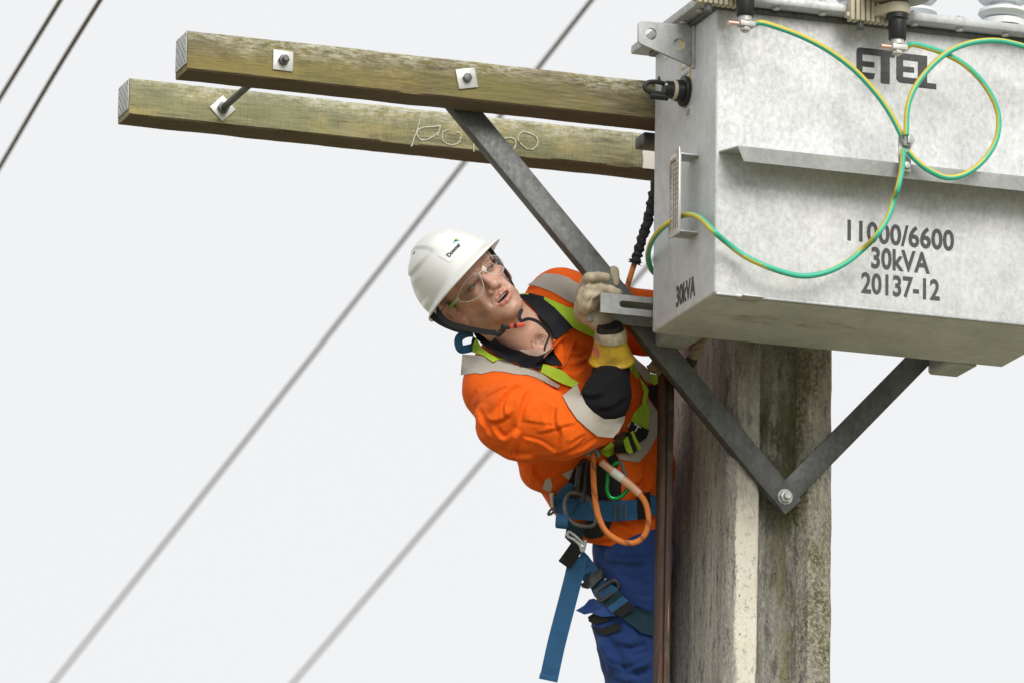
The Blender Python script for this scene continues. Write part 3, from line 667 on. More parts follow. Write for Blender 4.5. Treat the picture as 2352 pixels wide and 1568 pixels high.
# ------------------------------------------------------------------ concrete pole
def mat_concrete():
    m, nt, b = newmat('weathered_concrete'); g = G(nt)
    st = g.co((1, 1, .07)); st2 = g.co((1, 1, .22))
    n1 = g.noise(11, 7, .62, st); n2 = g.noise(150, 4, .7, g.co((1, 1, .6))); n3 = g.noise(4, 4, .6, g.co((1, 1, .5))); n4 = g.noise(60, 5, .7, st2)
    c = g.ramp(g.math('ADD', g.math('MULTIPLY', n1, .6), g.math('MULTIPLY', n2, .4)), [(.34, (.085, .081, .076)), (.49, (.275, .262, .238)), (.65, (.55, .52, .45))])
    c = g.mix(g.ramp(n3, [(.5, 0.), (.75, .45)]), c, (.20, .17, .12))
    c = g.mix(g.ramp(n4, [(.34, .7), (.47, 0.)]), c, (.05, .047, .042))
    u = g.sep(0); z = g.sep(2)
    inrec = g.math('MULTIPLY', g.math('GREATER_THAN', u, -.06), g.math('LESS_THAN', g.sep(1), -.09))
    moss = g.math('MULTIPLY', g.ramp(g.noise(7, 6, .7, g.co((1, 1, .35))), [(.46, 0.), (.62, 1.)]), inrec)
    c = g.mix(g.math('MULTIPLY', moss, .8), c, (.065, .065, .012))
    # pale limewash bleeding down one arris, with a ragged edge
    e = g.math('ADD', g.math('ADD', u, g.math('MULTIPLY', g.math('SUBTRACT', g.noise(16, 6, .7, g.co((1, 1, .3))), .5), .045)), g.math('MULTIPLY', g.math('SUBTRACT', g.noise(160, 4, .75), .5), .022))
    wash = g.math('MULTIPLY', g.ramp(g.math('ADD', g.math('MULTIPLY', e, 20.), 2.62), [(.42, 0.), (.52, 1.)]), g.math('LESS_THAN', u, -.0495))
    wash = g.math('MULTIPLY', wash, g.math('LESS_THAN', g.sep(1), -.19))
    zz = g.math('ADD', z, g.math('MULTIPLY', g.noise(30, 4, .6), .14))
    wash = g.math('MULTIPLY', wash, g.ramp(zz, [(.0, 1.), (1., 1.)]))
    hi = g.N.new('ShaderNodeMapRange'); g.L.new(zz, hi.inputs[0]); hi.inputs[1].default_value = POLE_WASH; hi.inputs[2].default_value = POLE_WASH + .12; hi.inputs[3].default_value = 1; hi.inputs[4].default_value = .12
    wash = g.math('MULTIPLY', wash, hi.outputs[0])
    wash = g.math('MULTIPLY', wash, g.ramp(g.noise(90, 5, .75, g.co((1, 1, .5))), [(.34, .15), (.46, 1.)]))
    wc = g.mix(g.noise(14, 5, .6), (.66, .60, .46), (.80, .78, .72))
    c = g.mix(wash, c, wc)
    pw = g.math('MULTIPLY', g.ramp(g.noise(10, 6, .75, g.co((1.2, 1.2, .45), loc=(3, 1, 2))), [(.56, 0.), (.66, .7)]), inrec)
    c = g.mix(pw, c, (.62, .60, .52))
    ru = g.math('MULTIPLY', g.math('GREATER_THAN', g.math('ADD', u, g.math('MULTIPLY', g.noise(60, 4, .7), .02)), .030), g.math('LESS_THAN', g.math('ADD', u, g.math('MULTIPLY', g.noise(70, 4, .7), .02)), .064))
    st_ = g.math('MULTIPLY', ru, g.ramp(g.noise(26, 6, .75, g.co((1, 1, .22))), [(.42, 0.), (.66, .75)]))
    st_ = g.math('MULTIPLY', st_, g.ramp(g.noise(120, 4, .75, g.co((1, 1, .5))), [(.35, .35), (.55, 1.)]))
    c = g.mix(st_, c, (.19, .165, .04))
    rr2 = g.math('MULTIPLY', g.math('GREATER_THAN', u, .060), g.ramp(g.noise(95, 5, .8), [(.48, 0.), (.58, .6)]))
    c = g.mix(rr2, c, (.55, .49, .36))
    pit = g.vor(42, g.co((1, 1, .8))); c = g.mix(g.ramp(pit, [(.06, .9), (.10, 0.)]), c, (.02, .018, .015))
    g.L.new(c, b.inputs['Base Color']); b.inputs['Roughness'].default_value = .92
    g.bump(b, g.math('ADD', n2, g.math('MULTIPLY', n4, .9)), .8, .006); return m
uc = .378
BASEZ = -P0[2]
ref = -.52
POLE_WASH = P0[2] - .36
secp = [(.249, .985), (.249, .560), (.266, .5345), (.322, .5345), (.326, .538), (.345, .585), (.372, .598), (.402, .598), (.422, .585), (.442, .538), (.446, .5345), (.500, .5345), (.507, .542), (.507, .985), (.44, .985), (.41, .93), (.35, .93), (.31, .985)]
secp = [(u + (.010 if u > .39 else 0), v + .020) for u, v in secp]
V, F = [], []
lev = [BASEZ, -2.5, -1.6, -1.2, -.9, -.7, -.5, -.35, -.2, -.05, .1, .3, .61]
lev = [BASEZ, -3, -2] + list(np.linspace(-1.2, .1, 60)) + [.3, .50]
for i, w in enumerate(lev):
    k = 1 + .047 * (ref - w); sh = -.004 * (w - ref) * 0
    for j, (u, v) in enumerate(secp):
        q = noise.noise(Vector((u * 30, v * 30, w * 22))) * .0018 + noise.noise(Vector((u * 80, v * 80, w * 90))) * .0012
        vv = .5545 + (v - .5545) * (1 + .02 * (ref - w))
        V.append(Bp(uc + (u - uc) * k + q + .006 * (w - ref), vv + (abs(q) if j in (3, 4, 9, 10) else 0), w))
n = len(secp)
for i in range(len(lev) - 1):
    for j in range(n): F.append((i * n + j, i * n + (j + 1) % n, (i + 1) * n + (j + 1) % n, (i + 1) * n + j))
F += [tuple(range(n))[::-1], tuple(range((len(lev) - 1) * n, len(lev) * n))]
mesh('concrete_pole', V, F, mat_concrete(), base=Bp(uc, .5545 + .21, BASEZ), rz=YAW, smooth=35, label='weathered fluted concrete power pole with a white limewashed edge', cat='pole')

POLE = bpy.data.objects['concrete_pole']
# ------------------------------------------------------------------ rail beside the pole
def mat_ladder():
    m, nt, b = newmat('worn_brown_ladder_stile'); g = G(nt)
    n1 = g.noise(22, 6, .65, g.co((1, 1, .06))); n2 = g.noise(8, 5, .6, g.co((1, 1, .25))); n3 = g.noise(60, 3, .6, g.co((1, 1, .03)))
    c = g.ramp(n1, [(.3, (.014, .007, .004)), (.5, (.058, .026, .013)), (.68, (.125, .062, .030))])
    c = g.mix(g.ramp(n2, [(.45, 0.), (.7, .7)]), c, (.014, .011, .009))
    c = g.mix(g.ramp(n3, [(.66, 0.), (.72, .8)]), c, (.38, .26, .11))
    g.L.new(c, b.inputs['Base Color']); b.inputs['Roughness'].default_value = .68
    c2 = g.mix(g.ramp(g.noise(35, 5, .75, g.co((1, 1, .5))), [(.56, 0.), (.66, .6)]), c, (.12, .085, .055)); g.L.new(c2, b.inputs['Base Color'])
    g.bump(b, g.math('ADD', n3, n1), .6, .003); return m
lm = mat_ladder()
VS = .625
s_t = atv(1512.5, 852, VS); s_b = atv(1500, 1568, VS); s_tr = atv(1553.5, 900, VS); s_br = atv(1538.5, 1568, VS)
uw = (s_tr[0] - s_t[0] + s_br[0] - s_b[0]) / 2
sl = (s_t[0] - s_b[0]) / (s_t[2] - s_b[2])
sec = [(.010, .008), (.013, .002), (.017, 0), (uw * .50, .001), (uw * .54, .004), (uw * .58, .005), (uw * .62, .001), (uw - .007, 0), (uw - .003, .002), (uw, .008), (uw, .030), (.010, .030)]
lev = [BASEZ, -3.0, -1.8] + list(np.linspace(-1.2, s_t[2], 40)); n = len(sec); V, F = [], []
for w in lev:
    ub = s_b[0] + sl * (w - s_b[2])
    for j, (a, b) in enumerate(sec): q = noise.noise(Vector((w * 14, j * 2.7, 1.5))) * .0014; V.append(Bp(ub + a + q, VS + b + q * .5, w))
for i in range(len(lev) - 1):
    for j in range(n): F.append((i * n + j, i * n + (j + 1) % n, (i + 1) * n + (j + 1) % n, (i + 1) * n + j))
F += [tuple(range(n))[::-1], tuple(range((len(lev) - 1) * n, len(lev) * n))]
mesh('timber_rail', V, F, lm, base=Bp(s_b[0], VS + .035, BASEZ), rz=YAW, smooth=40, label='worn dark brown upright rail standing close beside the concrete pole', cat='rail')

# ------------------------------------------------------------------ ropes near the pole
def mat_rope(name, c0, c1, scale=130, spots=None):
    m, nt, b = newmat(name); g = G(nt)
    w = g.wave(scale, g.co((1, 1, 1), (0.5, .3, .6)), 1.0, 2, 2.)
    c = g.mix(w, c0, c1)
    g.L.new(c, b.inputs['Base Color']); b.inputs['Roughness'].default_value = .9
    g.bump(b, w, .6, .002); return m
tanrope = mat_rope('tan_laid_rope', (.22, .16, .10), (.52, .42, .30), 60)
darktape = simple('dark_rope_whipping', (.05, .038, .03), .8, 0, .3, 60, .5, 120)
dpt = lambda px, py, d: PT(px, py, d)
def twisted_rope(path, r, strands=3, turns=18):
    P = spline(path, 14); k = len(P); T = np.gradient(P, axis=0); T /= np.linalg.norm(T, axis=1)[:, None]
    s = np.concatenate([[0], np.cumsum(np.linalg.norm(np.diff(P, axis=0), axis=1))]); x = frame(T[0])[0]; out = []
    fr = []
    for i in range(k):
        x = x - T[i] * (x @ T[i]); x /= np.linalg.norm(x); fr.append((x.copy(), np.cross(T[i], x)))
    for st in range(strands):
        q = np.array([P[i] + r * .5 * (math.cos(s[i] / (r * 5) * 2 * math.pi / 1.2 + st * 2 * math.pi / strands) * fr[i][0] + math.sin(s[i] / (r * 5) * 2 * math.pi / 1.2 + st * 2 * math.pi / strands) * fr[i][1]) for i in range(k)])
        out.append(tube(q, r * .58, 8))
    return join(out)
rt_ = thing('hemp_rope', PT(1590, 830, 16.11), label='twisted tan rope with a dark whipped end hanging under the tank', cat='rope')
mesh('rope', *twisted_rope([PT(1665, 715, 16.14), PT(1640, 742, 16.15), PT(1616, 775, 16.155), PT(1600, 805, 16.16), PT(1588, 828, 16.165)], .0105), tanrope, rt_)
mesh('whipping', *tube(spline([PT(1590, 822, 16.164), PT(1580, 842, 16.17), PT(1566, 862, 16.18), PT(1548, 880, 16.19)], 5), .0145, 14), darktape, rt_)
kn = spline([PT(1520, 852, 16.19), PT(1508, 842, 16.185), PT(1500, 838, 16.18), PT(1494, 832, 16.18)], 6)
V, F = tube(kn, [.012 + .006 * math.sin(i / (len(kn) - 1) * math.pi) for i in range(len(kn))], 14)
V = V + RNG.normal(0, .0012, V.shape)
mesh('rope_tail', V, F, simple('frayed_tan_rope', (.26, .19, .12), .95, 0, .3, 220, .9, 260), label='frayed brown rope tail on top of the ladder stile', cat='rope')
# lanyard with a gathered black sleeve
ly = thing('lanyard', PT(1437, 671, 16.13), label='orange lanyard rope in a gathered black fabric sleeve hanging beside the tank', cat='lanyard')
lp = spline([PT(1512, 400, 16.10), PT(1500, 452, 16.10), PT(1490, 500, 16.11), PT(1476, 545, 16.12), PT(1464, 585, 16.13), PT(1457, 606, 16.13)], 26)
sarc = np.arange(len(lp)); n = 18
V, F = tube(lp, .0115, n)
rr = V.reshape(len(lp), n, 3)
for i in range(len(lp)):
    for j in range(n):
        d = rr[i, j] - lp[i]; k = 1 + .16 * math.sin(i * .55 + 2.2 * noise.noise(Vector((i * .09, 3, 0))) + 1.6 * math.sin(j * 2 * math.pi / n + i * .11)) + .35 * noise.noise(Vector((i * .22, 2 * math.cos(j * 2 * math.pi / n), 2 * math.sin(j * 2 * math.pi / n))))
        if i > len(lp) - 14: k *= 1.28
        rr[i, j] = lp[i] + d * k
mesh('sleeve', rr.reshape(-1, 3), F, simple('black_sleeve_fabric', (.025, .024, .027), .85, 0, .25, 60, .4, 300), ly)
ropem = None
# ------------------------------------------------------------------ implicit-surface modelling for the worker
class Field:
    def __init__(s, lo, hi, h):
        s.h = h; s.lo = np.array(lo, float); s.n = np.ceil((np.array(hi) - lo) / h).astype(int) + 1
        s.ax = [s.lo[i] + h * np.arange(s.n[i]) for i in range(3)]
        s.f = np.full(s.n, 0.08, np.float32)
    def block(s, lo, hi, pad):
        sl = []
        for i in range(3):
            a = int(np.floor((lo[i] - pad - s.lo[i]) / s.h)); b = int(np.ceil((hi[i] + pad - s.lo[i]) / s.h)) + 1
            sl.append(slice(max(a, 0), max(min(b, s.n[i]), max(a, 0))))
        X = np.stack(np.meshgrid(*[s.ax[i][sl[i]].astype(np.float32) for i in range(3)], indexing='ij'), -1)
        return tuple(sl), X
    def op(s, lo, hi, fn, k, sub=False, ext=.02):
        sl, X = s.block(np.asarray(lo), np.asarray(hi), k + ext)
        if X.size == 0: return
        d = fn(X).astype(np.float32); a = s.f[sl]
        if sub: d = -d; s.f[sl] = -smin(-a, -d, k)
        else: s.f[sl] = smin(a, d, k)
    def cone(s, a, b, ra, rb, k=.02, sub=False, ext=.05):
        a, b = np.asarray(a, float), np.asarray(b, float); r = max(ra, rb)
        s.op(np.minimum(a, b) - r, np.maximum(a, b) + r, lambda X: sd_cone(X, a, b, ra, rb), k, sub, ext)
    def chain(s, pts, rs, k=.01, sub=False, kin=None):
        for i in range(len(pts) - 1): s.cone(pts[i], pts[i + 1], rs[i], rs[i + 1], k, sub)
    def ell(s, c, r, k=.02, sub=False, rot=None, ext=.05):
        c, r = np.asarray(c, float), np.asarray(r, float); m = r.max() if rot is not None else r
        s.op(c - m, c + m, lambda X: sd_ell(X, c, r, rot), k, sub, ext)
    def mesh(s): return surface_nets(s.f, s.lo, s.h)
def smin(a, b, k):
    if k <= 0: return np.minimum(a, b)
    h = np.clip(.5 + .5 * (b - a) / k, 0, 1); return b + (a - b) * h - k * h * (1 - h)
def sd_cone(X, a, b, ra, rb):
    d = (b - a).astype(np.float32); t = np.clip(((X - a.astype(np.float32)) @ d) / max(d @ d, 1e-9), 0, 1)
    q = X - a.astype(np.float32) - t[..., None] * d
    return np.sqrt((q * q).sum(-1)) - (ra + (rb - ra) * t)
def sd_ell(X, c, r, rot=None):
    q = X - c.astype(np.float32)
    if rot is not None: q = q @ np.asarray(rot, np.float32)
    k0 = np.sqrt(((q / r.astype(np.float32)) ** 2).sum(-1)); k1 = np.sqrt(((q / (r * r).astype(np.float32)) ** 2).sum(-1)) + 1e-9
    return k0 * (k0 - 1) / k1
def surface_nets(f, lo, h):
    n = np.array(f.shape) - 1; ins = f < 0
    c = [ins[x:x + n[0], y:y + n[1], z:z + n[2]] for x in (0, 1) for y in (0, 1) for z in (0, 1)]
    cnt = sum(q.astype(np.int8) for q in c); act = (cnt > 0) & (cnt < 8)
    idx = np.argwhere(act); vid = np.full(n, -1, np.int64); vid[act] = np.arange(len(idx))
    cor = np.array([(x, y, z) for x in (0, 1) for y in (0, 1) for z in (0, 1)])
    vals = np.stack([f[idx[:, 0] + o[0], idx[:, 1] + o[1], idx[:, 2] + o[2]] for o in cor], 1)
    acc = np.zeros((len(idx), 3)); num = np.zeros(len(idx))
    for i in range(8):
        for j in range(i + 1, 8):
            if np.abs(cor[i] - cor[j]).sum() != 1: continue
            a, b = vals[:, i], vals[:, j]; m = (a < 0) != (b < 0)
            t = np.where(m, a / np.where(m, a - b, 1), 0)
            acc += np.where(m[:, None], cor[i] + t[:, None] * (cor[j] - cor[i]), 0); num += m
    V = lo + h * (idx + acc / num[:, None]); Q = []
    for ax in range(3):
        o1, o2 = [(1, 2), (2, 0), (0, 1)][ax]
        s0 = [slice(1, n[0]), slice(1, n[1]), slice(1, n[2])]; s0[ax] = slice(0, n[ax]); s1 = list(s0); s1[ax] = slice(1, n[ax] + 1)
        A, B = ins[tuple(s0)], ins[tuple(s1)]; e = np.argwhere(A != B); fl = A[tuple(e.T)]
        off = np.array([1, 1, 1]); off[ax] = 0; p = e + off
        def cell(d1, d2): q = p.copy(); q[:, o1] -= d1; q[:, o2] -= d2; return vid[tuple(q.T)]
        q = np.stack([cell(1, 1), cell(0, 1), cell(0, 0), cell(1, 0)], 1)
        q[~fl] = q[~fl][:, ::-1]; Q.append(q)
    return V, np.concatenate(Q)
def vnormals(V, Q):
    fn = np.cross(V[Q[:, 2]] - V[Q[:, 0]], V[Q[:, 3]] - V[Q[:, 1]]); N = np.zeros_like(V)
    for i in range(4): np.add.at(N, Q[:, i], fn)
    return N / (np.linalg.norm(N, axis=1)[:, None] + 1e-12)
def smooth_mesh(V, Q, it=2, lam=.5):
    E = np.concatenate([Q[:, [0, 1]], Q[:, [1, 2]], Q[:, [2, 3]], Q[:, [3, 0]]])
    deg = np.zeros(len(V)); np.add.at(deg, E[:, 0], 1); np.add.at(deg, E[:, 1], 1)
    for _ in range(it):
        S_ = np.zeros_like(V); np.add.at(S_, E[:, 0], V[E[:, 1]]); np.add.at(S_, E[:, 1], V[E[:, 0]])
        V = V + lam * (S_ / deg[:, None] - V)
    return V
def seg_dist(p, poly):
    """signed distance (layout units) of points p (N,2) to an open polyline, and 0..1 position along it"""
    best = np.full(len(p), 1e9); sg = np.zeros(len(p)); tt = np.zeros(len(p)); L = np.linalg.norm(np.diff(poly, axis=0), axis=1); C = np.concatenate([[0], np.cumsum(L)])
    for i in range(len(poly) - 1):
        a, b = poly[i], poly[i + 1]; d = b - a; t = np.clip(((p - a) @ d) / (d @ d), 0, 1); q = p - a - t[:, None] * d
        dist = np.hypot(q[:, 0], q[:, 1]); m = dist < best
        best[m] = dist[m]; sg[m] = (d[0] * q[:, 1] - d[1] * q[:, 0])[m]; tt[m] = ((C[i] + t * L[i]) / C[-1])[m]
    return np.where(sg >= 0, best, -best), tt
def press_folds(V, Q, folds):
    """raise cloth folds: each (polyline, width, height[, one-sidedness])"""
    P = pix(V)[:, :2]; N = vnormals(V, Q); vis = np.clip(-(N @ FW) * 3, 0, 1); D = np.zeros(len(V))
    for fo in folds:
        poly, w, amp = np.array(fo[0], float), fo[1], fo[2]; side = fo[3] if len(fo) > 3 else 0.0
        m = ((P > poly.min(0) - 4 * w) & (P < poly.max(0) + 4 * w)).all(1); ix = np.where(m)[0]
        if not len(ix): continue
        poly2 = spline(np.c_[poly, np.zeros(len(poly))], 5)[:, :2] if len(poly) > 2 else poly
        d, t = seg_dist(P[ix], poly2); env = np.clip(np.minimum(t, 1 - t) * 5, .0, 1) ** .7 if len(fo) < 5 else 1
        env = np.where(np.abs(d) < 4 * w, env, 0)
        if side:      # a cloth fold: gentle slope on one side, steep drop into a valley on the other
            q = d * side; g = amp * np.where(q < 0, np.exp(-(np.abs(q) / (2.0 * w)) ** 1.2), np.exp(-(q / (.65 * w)) ** 2)) - .55 * amp * np.exp(-((q - 1.25 * w) / (.7 * w)) ** 2)
        else: g = amp * np.exp(-(d / w) ** 2)
        D[ix] += g * env
    return V + N * (D * vis)[:, None]
def fnoise(V, scale, seed=0.0):
    return np.array([noise.noise(Vector((x * scale + seed, y * scale, z * scale))) for x, y, z in V])
class Surf:
    def __init__(s, *ms):
        V, F, n = [], [], 0
        for v, q in ms:
            V.append(v); F += [[int(i) + n for i in r] for r in q]; n += len(v)
        s.V = np.concatenate(V); s.t = BVHTree.FromPolygons(s.V.tolist(), F)
    def hit(s, px, py):
        d = ray(px, py); L = np.linalg.norm(d)
        loc, nor, ix, dist = s.t.ray_cast(Vector(CAMP), Vector(d / L), 60)
        if loc is None: return None
        nor = np.array(nor)
        if nor @ d > 0: nor = -nor
        return dist / L, nor
def inpoly(p, poly):
    c = np.zeros(len(p), bool); k = len(poly)
    for i in range(k):
        a, b = poly[i], poly[i - 1]; m = (a[1] > p[:, 1]) != (b[1] > p[:, 1])
        x = (b[0] - a[0]) * (p[:, 1] - a[1]) / ((b[1] - a[1]) or 1e-9) + a[0]; c ^= m & (p[:, 0] < x)
    return c
def drape(poly, surf, off, th, step=7.0, smoothn=3, fall=16.2, lift=None, uvp=None):
    """cloth panel cut to an outline, laid on a surface: returns a closed thin mesh"""
    poly = np.array(poly, float)
    dens = []
    for a, b in zip(poly, np.roll(poly, -1, 0)):
        m = max(1, int(np.hypot(*(b - a)) / step)); dens += [a + (b - a) * i / m for i in range(m)]
    dens = np.array(dens); lo, hi = poly.min(0), poly.max(0)
    gx, gy = np.meshgrid(np.arange(lo[0] + step / 2, hi[0], step), np.arange(lo[1] + step / 2, hi[1], step)); g = np.c_[gx.ravel(), gy.ravel()]
    if len(g):
        g = g[inpoly(g, poly)]
    if len(g):
        dm = np.abs(seg_dist(g, np.r_[poly, poly[:1]])[0]); g = g[dm > step * .45]
    pts = np.r_[dens, g] if len(g) else dens; k = len(dens)
    vv, ee, ff, *_ = geometry.delaunay_2d_cdt([Vector(p) for p in pts], [(i, (i + 1) % k) for i in range(k)], [], 0, 1e-6)
    v2 = np.array([v[:] for v in vv]); T = [list(f) for f in ff]; cen = np.array([v2[f].mean(0) for f in T]); ok = inpoly(cen, poly); T = [f for f, o in zip(T, ok) if o]
    dep = np.full(len(v2), np.nan); nor = np.zeros((len(v2), 3))
    for i, p in enumerate(v2):
        h = surf.hit(*p)
        if h: dep[i], nor[i] = h
    good = ~np.isnan(dep)
    if not good.any(): dep[:] = fall; nor[:] = -FW; good[:] = True
    for i in np.where(~good)[0]:
        j = np.where(good)[0][np.argmin(((v2[good] - v2[i]) ** 2).sum(1))]; dep[i] = dep[j] + .004; nor[i] = nor[j] - FW * .3
    adj = [set() for _ in v2]
    for f in T:
        for i in range(3): adj[f[i]].update((f[i - 1], f[(i + 1) % 3]))
    for _ in range(smoothn):
        dep = np.array([min(dep[i], .5 * dep[i] + .5 * np.mean([dep[j] for j in adj[i]])) if adj[i] else dep[i] for i in range(len(v2))])
        nor = np.array([nor[i] + np.mean([nor[j] for j in adj[i]], axis=0) if adj[i] else nor[i] for i in range(len(v2))]); nor /= np.linalg.norm(nor, axis=1)[:, None] + 1e-9
    B = np.array([PT(p[0], p[1], d) for p, d in zip(v2, dep)])
    lf = np.zeros(len(v2)) if lift is None else np.array([lift(*p) for p in v2])
    nn = nor * .6 - FW * .4; nn /= np.linalg.norm(nn, axis=1)[:, None]
    top = B + nn * (off + th + lf)[:, None]; bot = B + nn * (off + lf)[:, None]; n = len(v2)
    cnt = {}
    for f in T:
        for i in range(3): e = (f[i], f[(i + 1) % 3]); cnt[e] = 1
    rim = [e for e in cnt if (e[1], e[0]) not in cnt]
    F = [f for f in T] + [[i + n for i in f[::-1]] for f in T] + [[a, b, b + n, a + n] for a, b in rim]
    return np.r_[top, bot], F
def band(path, w, n=6):
    """outline of a strap of width w along a path (layout units)"""
    P = spline(np.c_[np.array(path, float), np.zeros(len(path))], n)[:, :2]; T = np.gradient(P, axis=0); T /= np.linalg.norm(T, axis=1)[:, None]
    Nn = np.c_[-T[:, 1], T[:, 0]]; w = np.broadcast_to(np.interp(np.linspace(0, 1, len(P)), np.linspace(0, 1, np.size(w)), np.atleast_1d(w)), (len(P),))[:, None] / 2
    return np.r_[P + Nn * w, (P - Nn * w)[::-1]]
# layout of the zoomed views used while measuring
def zf(x, y): return ((1550 + x / 2.7514) * .57422, (880 + y / 2.7514) * .57422)      # face
def zc(x, y): return ((1800 + x / 2.24) * .57422, (1000 + y / 2.24) * .57422)         # chest
def zw(x, y): return ((1800 + x / 2.24) * .57422, (1500 + y / 2.24) * .57422)         # waist
def zl(x, y): return ((2050 + x / 2.1457) * .57422, (2000 + y / 2.1457) * .57422)     # legs
def zh(x, y): return ((2250 + x / 3.1356) * .57422, (1000 + y / 3.1356) * .57422)     # hand
def mp(fn, L): return [fn(*p) for p in L]

# ------------------------------------------------------------------ worker: head, neck and throat (one skin mesh)
man = thing('person', PT(1475, 1900, 16.38), 0.0, label='worker in white helmet, orange shirt and blue harness leaning out to grip the brace', cat='person')
HR = np.array([[.643, .239, -.728], [.688, .237, .686], [-.336, .942, .012]])
u_, s_, v_ = np.linalg.svd(HR); HR = u_ @ v_
HS = 1.019
HC = PT(1084.2, 657.3, 16.12)
CAMB = np.stack([RT, UP, -FW], 1)
HW = CAMB @ HR * HS                                  # head (left, front, up) -> world
def hw(p): return HC + np.asarray(p, float) @ HW.T
def wh(P): return (np.asarray(P) - HC) @ np.linalg.inv(HW).T
F1 = Field((-.125, -.125, -.275), (.125, .135, .14), .0019)
F1.ell((0, -.012, .028), (.077, .098, .090), .0)
F1.ell((0, .028, .045), (.066, .062, .062), .02)
F1.ell((0, .026, -.035), (.0605, .066, .080), .022)
for s in (-1, 1):
    F1.cone((s * .051, -.002, -.056), (s * .0145, .075, -.103), .0145, .0155, .024)
    F1.cone((s * .055, -.004, -.02), (s * .051, -.002, -.060), .015, .0145, .026)
    F1.ell((s * .0455, .060, -.021), (.0195, .020, .0135), .018)
    F1.cone((s * .012, .086, .014), (s * .042, .074, .019), .0095, .008, .014)       # brow ridge
    F1.ell((s * .032, .058, -.064), (.018, .020, .024), .02)
    F1.ell((s * .0560, .052, -.055), (.0130, .022, .017), .022, True)                          # cheek towards the mouth
F1.ell((0, .077, -.106), (.0215, .019, .0165), .016)                                    # chin
F1.ell((0, .071, -.066), (.033, .025, .028), .018)                                    # muzzle
F1.ell((0, .045, -.092), (.036, .036, .020), .02)
for s in (-1, 1):
    F1.ell((s * .033, .098, -.002), (.019, .020, .0125), .012, True)                  # sockets
    F1.ell((s * .032, .0735, -.001), (.0158, .0142, .0142), .006)                     # lids
    F1.cone((s * .018, .0885, .0065), (s * .045, .0790, .0075), .0048, .0035, .006)   # frowning fold over the lid
F1.cone((0, .0905, .012), (0, .1125, -.032), .0075, .0100, .012)                      # nose
F1.ell((0, .1120, -.036), (.0120, .0115, .0100), .006)
for s in (-1, 1):
    F1.ell((s * .0135, .0985, -.0415), (.0085, .0105, .0085), .005)
    F1.ell((s * .0070, .1060, -.0485), (.0038, .0065, .0042), .002, True)
    F1.cone((s * .0215, .0965, -.0430), (s * .0315, .0875, -.062), .0020, .0020, .006, True)   # smile line
F1.cone((0, .0985, -.0475), (0, .0965, -.0560), .0022, .0022, .004, True)
UL = [(-.0255, .0835, -.0675), (-.013, .0940, -.0625), (0, .0975, -.0612), (.013, .0940, -.0625), (.0250, .0835, -.0665)]
LL = [(-.0245, .0820, -.0725), (-.012, .0915, -.0800), (0, .0945, -.0818), (.012, .0915, -.0795), (.0240, .0820, -.0715)]
F1.chain(UL, [.003, .0048, .0050, .0048, .003], .004); F1.chain(LL, [.003, .0058, .0062, .0058, .003], .004)
F1.ell((0, .098, -.0705), (.0215, .022, .0052), .0025, True)                          # parted lips
for x in (-.006, .0055): F1.cone((x, .1005, .014), (x * 1.35, .0985, .028), .0013, .0013, .004, True)  # frown
for u in (.036, .046): F1.cone((-.03, .0915, u), (.03, .0915, u + .001), .0008, .0008, .004, True)
# ears
for s in (-1, 1):
    ca, sa = math.cos(.30), math.sin(.30)
    rot = np.array([[1, 0, 0], [0, ca, -sa], [0, sa, ca]]) @ np.array([[math.cos(s * .35), -math.sin(s * .35), 0], [math.sin(s * .35), math.cos(s * .35), 0], [0, 0, 1]])
    F1.chain([(s * .075, .016, -.006), (s * .083, .006, .012), (s * .091, -.010, .009), (s * .094, -.017, -.011), (s * .088, -.009, -.034), (s * .079, .004, -.052)], [.004, .0045, .0048, .0048, .0045, .0055], .003)
    F1.cone((s * .0790, .004, -.003), (s * .0780, .004, -.040), .0105, .0095, .006)
    F1.cone((s * .0830, -.006, .004), (s * .0820, -.002, -.036), .0065, .0060, .006)
    F1.ell((s * .0965, .004, -.017), (.0062, .0085, .015), .003, True)
    F1.ell((s * .0735, -.006, -.016), (.013, .019, .027), .006)
    F1.cone((s * .0800, -.002, .000), (s * .0790, .002, -.036), .0090, .0085, .004)
    F1.ell((s * .0785, .014, -.024), (.0055, .0050, .008), .004)
# neck and throat
F1.cone((0, -.022, -.05), (.004, -.030, -.175), .058, .064, .03)
F1.cone((0, .012, -.105), (.004, .006, -.165), .034, .036, .03)
F1.ell((.004, .044, -.135), (.011, .012, .015), .02)                                  # larynx
for s in (-1, 1): F1.cone((s * .050, -.03, -.06), (s * .014, .018, -.200), .014, .010, .022)
F1.ell((.006, -.035, -.265), (.085, .066, .085), .035)
for s in (-1, 1): F1.cone((s * .014, .020, -.207), (s * .075, -.01, -.198), .008, .008, .014)
F1.ell((.004, .040, -.203), (.010, .012, .010), .012, True)
F1.f = np.maximum(F1.f, (-.240 - F1.ax[2])[None, None, :].astype(np.float32))
hv, hq = F1.mesh()
